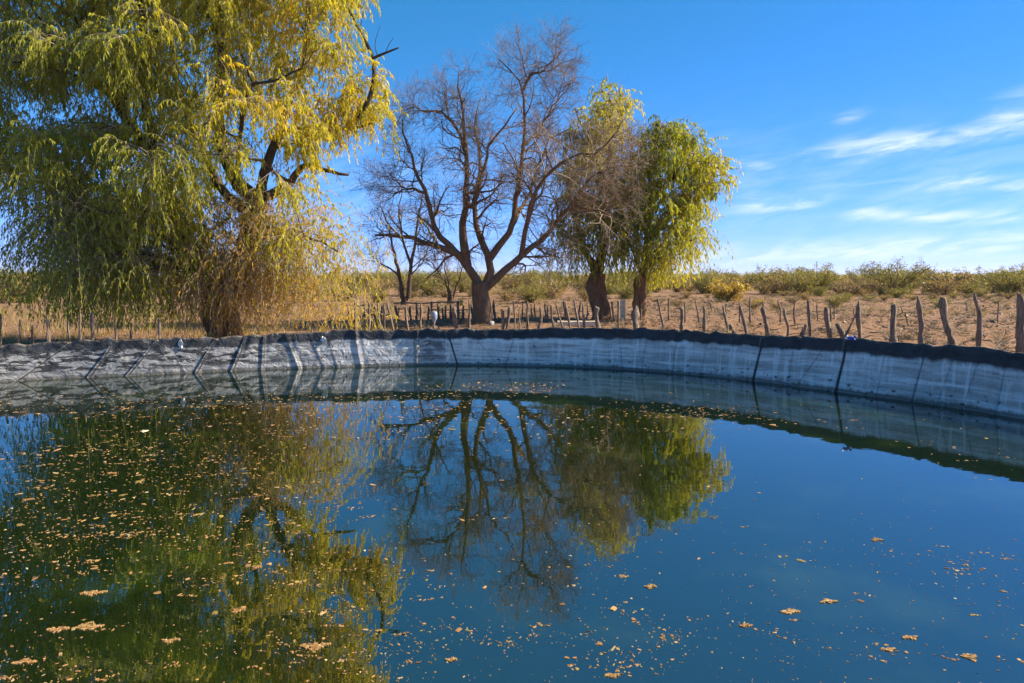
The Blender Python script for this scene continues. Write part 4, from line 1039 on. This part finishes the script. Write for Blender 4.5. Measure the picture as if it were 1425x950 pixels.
# ------------------------------------------------------------------ litter, grass
def litter():
    g = np.random.default_rng(21); n = 4200
    Y = 17 + 60 * g.random(n) ** .8; x = g.uniform(-.3, .8, n) * Y
    pond = np.array([[-2., 10.5]])
    from_p = np.min(np.hypot(x[:, None] - WLINE[None, ::20, 0], Y[:, None] - WLINE[None, ::20, 1]), 1)
    ins = np.array([in_poly((a, b), WLINE[::20].tolist()) for a, b in zip(x, Y)])
    k = ~ins & (from_p > 1.1); x, Y = x[k], Y[k]; n = len(x)
    z = ground_z(x, Y); a = g.random(n) * 6.28; L = g.uniform(.08, .5, n) * np.where(g.random(n) < .08, 2.2, 1)
    d = np.column_stack([np.cos(a), np.sin(a), g.uniform(-.02, .35, n)]) * L[:, None]
    p = np.column_stack([x, Y, z + .012]); P = np.stack([p, p + d * .5 + g.normal(0, .03, (n, 3)), p + d], 1); P[:, :, 2] = np.maximum(P[:, :, 2], z[:, None] + .006)
    V, fs = tubes(P, np.tile(np.array([.02, .016, .007]), (n, 1)) * g.uniform(.5, 1.4, (n, 1)), 4)
    col = np.repeat(np.where(g.random(n)[:, None] < .5, np.array([[.13, .09, .065]]), np.array([[.30, .215, .14]])) * g.uniform(.7, 1.3, (n, 1)), 12, 0)
    tag(obj('twig_litter', mesh_np('twig_litter', V, fs, M_STRAW, col=col)), 'dry twigs strewn over the bare earth', 'twigs', kind='stuff')
    m = 8000; Y = 17 + 60 * g.random(m) ** .8; x = g.uniform(-.75, .8, m) * Y
    ins = np.array([in_poly((a, b), WLINE[::20].tolist()) for a, b in zip(x, Y)]); fp = np.min(np.hypot(x[:, None] - WLINE[None, ::20, 0], Y[:, None] - WLINE[None, ::20, 1]), 1)
    k = ~ins & (fp > 1.1); x, Y = x[k], Y[k]; m = len(x)
    o6 = np.array([[1, 0, 0], [0, 1, 0], [-1, 0, 0], [0, -1, 0], [0, 0, .7], [0, 0, -.5]]); s_ = g.lognormal(-3.3, .5, m)[:, None, None]
    V = (o6[None] * (1 + g.normal(0, .25, (m, 6, 3)))) * s_ + np.column_stack([x, Y, ground_z(x, Y)])[:, None]
    f8 = np.array([[0, 1, 4], [1, 2, 4], [2, 3, 4], [3, 0, 4], [1, 0, 5], [2, 1, 5], [3, 2, 5], [0, 3, 5]])
    Fs = (np.arange(m)[:, None, None] * 6 + f8[None]).reshape(-1, 3)
    col = np.repeat(np.array([[.20, .13, .085]]) * g.uniform(.5, 1.5, (m, 1)), 6, 0)
    tag(obj('loose_clods', mesh_np('loose_clods', V.reshape(-1, 3), [Fs], M_STRAW, smooth=False, col=col)), 'loose clods and pebbles on the bare earth', 'clods', kind='stuff')
    # dry grass
    t = 30000; c = 1500; cy = np.concatenate([g.uniform(23, 45, c // 2), g.uniform(40, 75, c - c // 2)]); cx = np.where(np.arange(c) < c // 2, g.uniform(-.75, -.16, c), g.uniform(-.75, .75, c)) * cy
    ci = g.integers(0, c, t); b = np.column_stack([cx[ci] + g.normal(0, .14, t), cy[ci] + g.normal(0, .14, t)]); bz = ground_z(b[:, 0], b[:, 1])
    fp = np.min(np.hypot(b[:, 0][:, None] - WLINE[None, ::20, 0], b[:, 1][:, None] - WLINE[None, ::20, 1]), 1); k = fp > .9; b, bz = b[k], bz[k]; t = len(b)
    h = g.uniform(.08, .42, t)[:, None]; d = norm(np.column_stack([g.normal(0, .4, (t, 2)), np.ones(t)])); w = np.column_stack([g.normal(size=(t, 2)), np.zeros(t)]); w = norm(w) * .009
    p = np.column_stack([b, bz - .01]); V = np.stack([p - w, p + w, p + d * h], 1).reshape(-1, 3); a = np.arange(t) * 3
    col = np.repeat(np.array([[.34, .25, .10]]) * g.uniform(.5, 1.3, (t, 1)), 3, 0)
    tag(obj('dry_grass', mesh_np('dry_grass', V, [np.stack([a, a + 1, a + 2], 1)], M_STRAW, smooth=False, col=col)), 'sparse dry straw-coloured grass on the plain', 'grass', kind='stuff')
    # low leafless weeds
    c = 1300; cy = g.uniform(19, 82, c); cx = g.uniform(-.2, .8, c) * cy; t = 34000; ci = g.integers(0, c, t)
    b = np.column_stack([cx[ci], cy[ci]]); fp = bank_dist(b[:, 0], b[:, 1]); ins = np.array([in_poly((p_, q_), WLINE[::20].tolist()) for p_, q_ in zip(cx, cy)])
    k = (fp > 1.2) & ~ins[ci]; b = b[k]; t = len(b); sz = g.uniform(.15, .5, c)[ci][k]
    d = norm(np.column_stack([g.normal(0, .8, (t, 2)), g.uniform(.15, 1, t)])) * (sz * g.uniform(.4, 1.1, t))[:, None]
    p = np.column_stack([b + g.normal(0, .05, (t, 2)), ground_z(b[:, 0], b[:, 1]) - .01]); P = np.stack([p, p + d * .5 + g.normal(0, .02, (t, 3)), p + d], 1)
    V, fs = tubes(P, np.tile([.007, .006, .003], (t, 1)), 3, False)
    col = np.repeat(np.where(g.random(c)[:, None] < .6, np.array([[.16, .115, .08]]), np.array([[.30, .22, .11]]))[ci][k] * g.uniform(.6, 1.3, (t, 1)), 9, 0)
    tag(obj('dry_weeds', mesh_np('dry_weeds', V, fs, M_STRAW, col=col)), 'low leafless weeds dotted over the bare earth', 'weeds', kind='stuff')
litter()

# ------------------------------------------------------------------ floating debris
def float_point(u, v):
    d = pxdir(u, v); t = CAMZ / -d.z; return d.x * t, d.y * t
M_FLOAT = leaf_material('floating_leaf_litter', .05)
def flakes(x, y, s, g, ax=None):
    """thin domed scraps lying on the water"""
    n = len(x); a = g.random(n) * 6.28 if ax is None else ax; el_ = g.uniform(.22, .8, n)
    th = np.arange(6) * np.pi / 3
    rr = s[:, None] * (1 + g.normal(0, .33, (n, 6))); lx = np.cos(th)[None] * rr; ly = np.sin(th)[None] * rr * el_[:, None]
    X = x[:, None] + lx * np.cos(a)[:, None] - ly * np.sin(a)[:, None]; Yy = y[:, None] + lx * np.sin(a)[:, None] + ly * np.cos(a)[:, None]
    ring = np.stack([X, Yy, .0025 + np.abs(g.normal(0, .05, (n, 6))) * s[:, None]], -1)
    low = ring.copy(); low[..., 2] = -.004
    cen = np.stack([x, y, .003 + s * .07], -1)[:, None]
    V = np.concatenate([ring, low, cen], 1).reshape(-1, 3); k = np.arange(n)[:, None] * 13; i = np.arange(6)[None]; j = (i + 1) % 6
    T = np.stack([k + i, k + j, np.broadcast_to(k + 12, (n, 6))], -1).reshape(-1, 3); Q = np.stack([k + 6 + i, k + 6 + j, k + j, k + i], -1).reshape(-1, 4)
    base = np.array([[.46, .25, .085], [.38, .19, .06], [.54, .37, .17], [.36, .25, .06], [.22, .12, .05], [.60, .50, .34]])[g.choice(6, n, p=[.36, .26, .10, .12, .13, .03])] * g.uniform(.45, 1.15, (n, 1))
    return V, [T, Q], np.repeat(base, 13, 0)
def floating():
    g = np.random.default_rng(64)
    ks = [(g.normal(0, 1, 2) * np.array([.9, 1.6]) * f, g.random() * 6.28, 1 / f ** .6) for f in (.5, .8, 1.2, 2, 3.2, 5, 7) for _ in range(4)]
    def nz(x, y): return sum(a * np.sin(k[0] * x + k[1] * y + p) for k, p, a in ks) / 3.2
    xs, ys, ss = [], [], []
    n = 110000; u = g.uniform(-120, 1550, n); v = 545 + 430 * g.random(n) ** .9
    d = np.array([(float_point(a, b)) for a, b in zip(u, v)]); x, y = d[:, 0], d[:, 1]
    poly = (WLINE - WNORM * .15)[::16]; cen = np.array([-2, 10.5])
    # signed distance by nearest outline point
    dd = ((x[:, None] - poly[None, :, 0]) ** 2 + (y[:, None] - poly[None, :, 1]) ** 2); near = dd.argmin(1)
    ins = ((np.column_stack([x, y]) - poly[near]) * WNORM[::16][near]).sum(1) < -.1
    leftw = np.clip(1.0 - (u - 300) / 1000, .6, 1.0) * np.where(u < 350, .8, 1)
    p = leftw * np.minimum(np.exp(1.5 * nz(x, y)), 3.5) * .072
    edge = np.exp(-((v - 575) / 22) ** 2) * np.where(u > 850, .10, .03)
    keep = ins & (g.random(n) < p + edge * np.exp(nz(x * 1.3, y)))
    x, y, u, v = x[keep], y[keep], u[keep], v[keep]; n = len(x)
    px = y / F * 1.1                                     # one photograph pixel in metres
    s = np.clip(g.lognormal(-.12, .55, n) * px, .004, .036)
    s = np.where(g.random(n) < .10, s * 2, s)
    parts = [(x, y, s)]
    # loose drifts: groups of scraps
    m = 260; j = g.integers(0, n, m)
    for q in j:
        k = int(g.integers(3, 14)); L = g.uniform(.02, .16) * (y[q] / 6) ** .6
        a = g.normal(-.25 if x[q] > 1 else .2, .3); t = g.normal(0, L, k); r = g.normal(0, L * .25, k)
        parts.append((x[q] + t * math.cos(a) - r * math.sin(a), y[q] + t * math.sin(a) + r * math.cos(a), g.uniform(.004, .017, k) * (y[q] / 6) ** .6))
    # drift against the far wall
    for (cu, cv, wu, hv, k) in [(725, 540, 28, 5, 190), (668, 535, 12, 4, 40), (610, 545, 30, 6, 60), (820, 585, 120, 14, 160), (450, 552, 120, 5, 90), (960, 572, 50, 6, 120), (300, 562, 90, 6, 60)]:
        pu, pv = g.normal(cu, wu, k), g.normal(cv, hv, k); q = np.array([float_point(a, b) for a, b in zip(pu, pv)])
        parts.append((q[:, 0], q[:, 1], g.uniform(.012, .034, k)))
    x, y, s = [np.concatenate(c) for c in zip(*parts)]
    V, fs, col = flakes(x, y, s, g)
    tag(obj('floating_leaf_litter', mesh_np('floating_leaf_litter', V, fs, M_FLOAT, smooth=False, col=col)), 'tan leaf scraps and foam floating on the pond', 'floating litter', kind='stuff')
    # the larger mats
    for (cu, cv, wpx, hpx, label) in [
        (438, 899, 50, 15, 'largest tan floating mat at the lower left, below the shaded reflection'), (122, 872, 44, 16, 'tan floating mat at the lower left corner area, second largest there'),
        (33, 921, 36, 10, 'tan floating mat in the lower left corner'), (80, 876, 34, 12, 'slanting tan scrap left of the second largest mat'), (130, 825, 40, 9, 'thin tan drift at left above the lower left mats'),
        (238, 891, 28, 10, 'small tan mat between the two largest lower-left mats'), (332, 849, 22, 14, 'pale foamy speck inside the dark green reflection'),
        (358, 789, 18, 8, 'small tan scrap in the big tree reflection'), (1100, 851, 34, 9, 'oval tan leaf ring floating on the blue water'), (1152, 837, 30, 8, 'long tan scrap right of the oval leaf ring'),
        (1266, 887, 27, 8, 'tan scrap on blue water left of the last mat at right'), (1349, 914, 26, 14, 'tan floating mat at the lower right'), (1038, 870, 22, 9, 'small tan scrap left of the oval leaf ring'),
        (1236, 904, 26, 7, 'faint thin scrap at lower right beside the last mat'), (1220, 751, 20, 7, 'lone tan scrap in the middle of the blue water'), (852, 940, 26, 9, 'tan floating scrap at the bottom edge right of centre'),
        (628, 918, 20, 9, 'small tan scrap at the bottom centre'), (905, 816, 20, 10, 'tan scrap where the bare tree reflection meets blue water')]:
        x0, y0 = float_point(cu, cv); sc = y0 / F; wv, hv = wpx * .42 * sc, hpx * .45 * sc * (y0 / CAMZ)
        k = int(34 + wpx * 1.6); t = g.uniform(-1, 1, k); t = np.sign(t) * np.abs(t) ** 1.3; r = g.uniform(-.8, .8, k) * (1.15 - np.abs(t)) * np.where(g.random(k) < .7, 1, .3) + .25 * np.sin(t * 4 + cu)
        V, fs, col = flakes(t * wv, r * hv + t * wv * .12, g.uniform(.06, .13, k) * wv + .003, g)
        o = obj('floating_mat', mesh_np('floating_mat', V, fs, M_FLOAT, smooth=False, col=col)); o.location = (x0, y0, .003); tag(o, label, 'floating mat')
floating()

# ------------------------------------------------------------------ air
def haze():
    x0, x1, y0, y1, z0, z1 = -10500, 10500, -60, 9800, -4.0, 75.
    V = [(a, b, c) for c in (z0, z1) for a, b in ((x0, y0), (x1, y0), (x1, y1), (x0, y1))]
    Q = [(3, 2, 1, 0), (4, 5, 6, 7), (0, 1, 5, 4), (1, 2, 6, 5), (2, 3, 7, 6), (3, 0, 4, 7)]
    m = bpy.data.materials.new('thin_air'); m.use_nodes = True; nt = m.node_tree; nt.nodes.clear()
    o = nt.nodes.new('ShaderNodeOutputMaterial'); p = nt.nodes.new('ShaderNodeVolumePrincipled')
    p.inputs['Color'].default_value = (.78, .88, 1, 1); p.inputs['Density'].default_value = .00009; p.inputs['Anisotropy'].default_value = .2
    nt.links.new(p.outputs[0], o.inputs['Volume'])
    tag(obj('haze', mesh_np('haze', V, [Q], m, smooth=False)), 'thin pale haze over the whole plain', 'haze', kind='stuff')
haze()
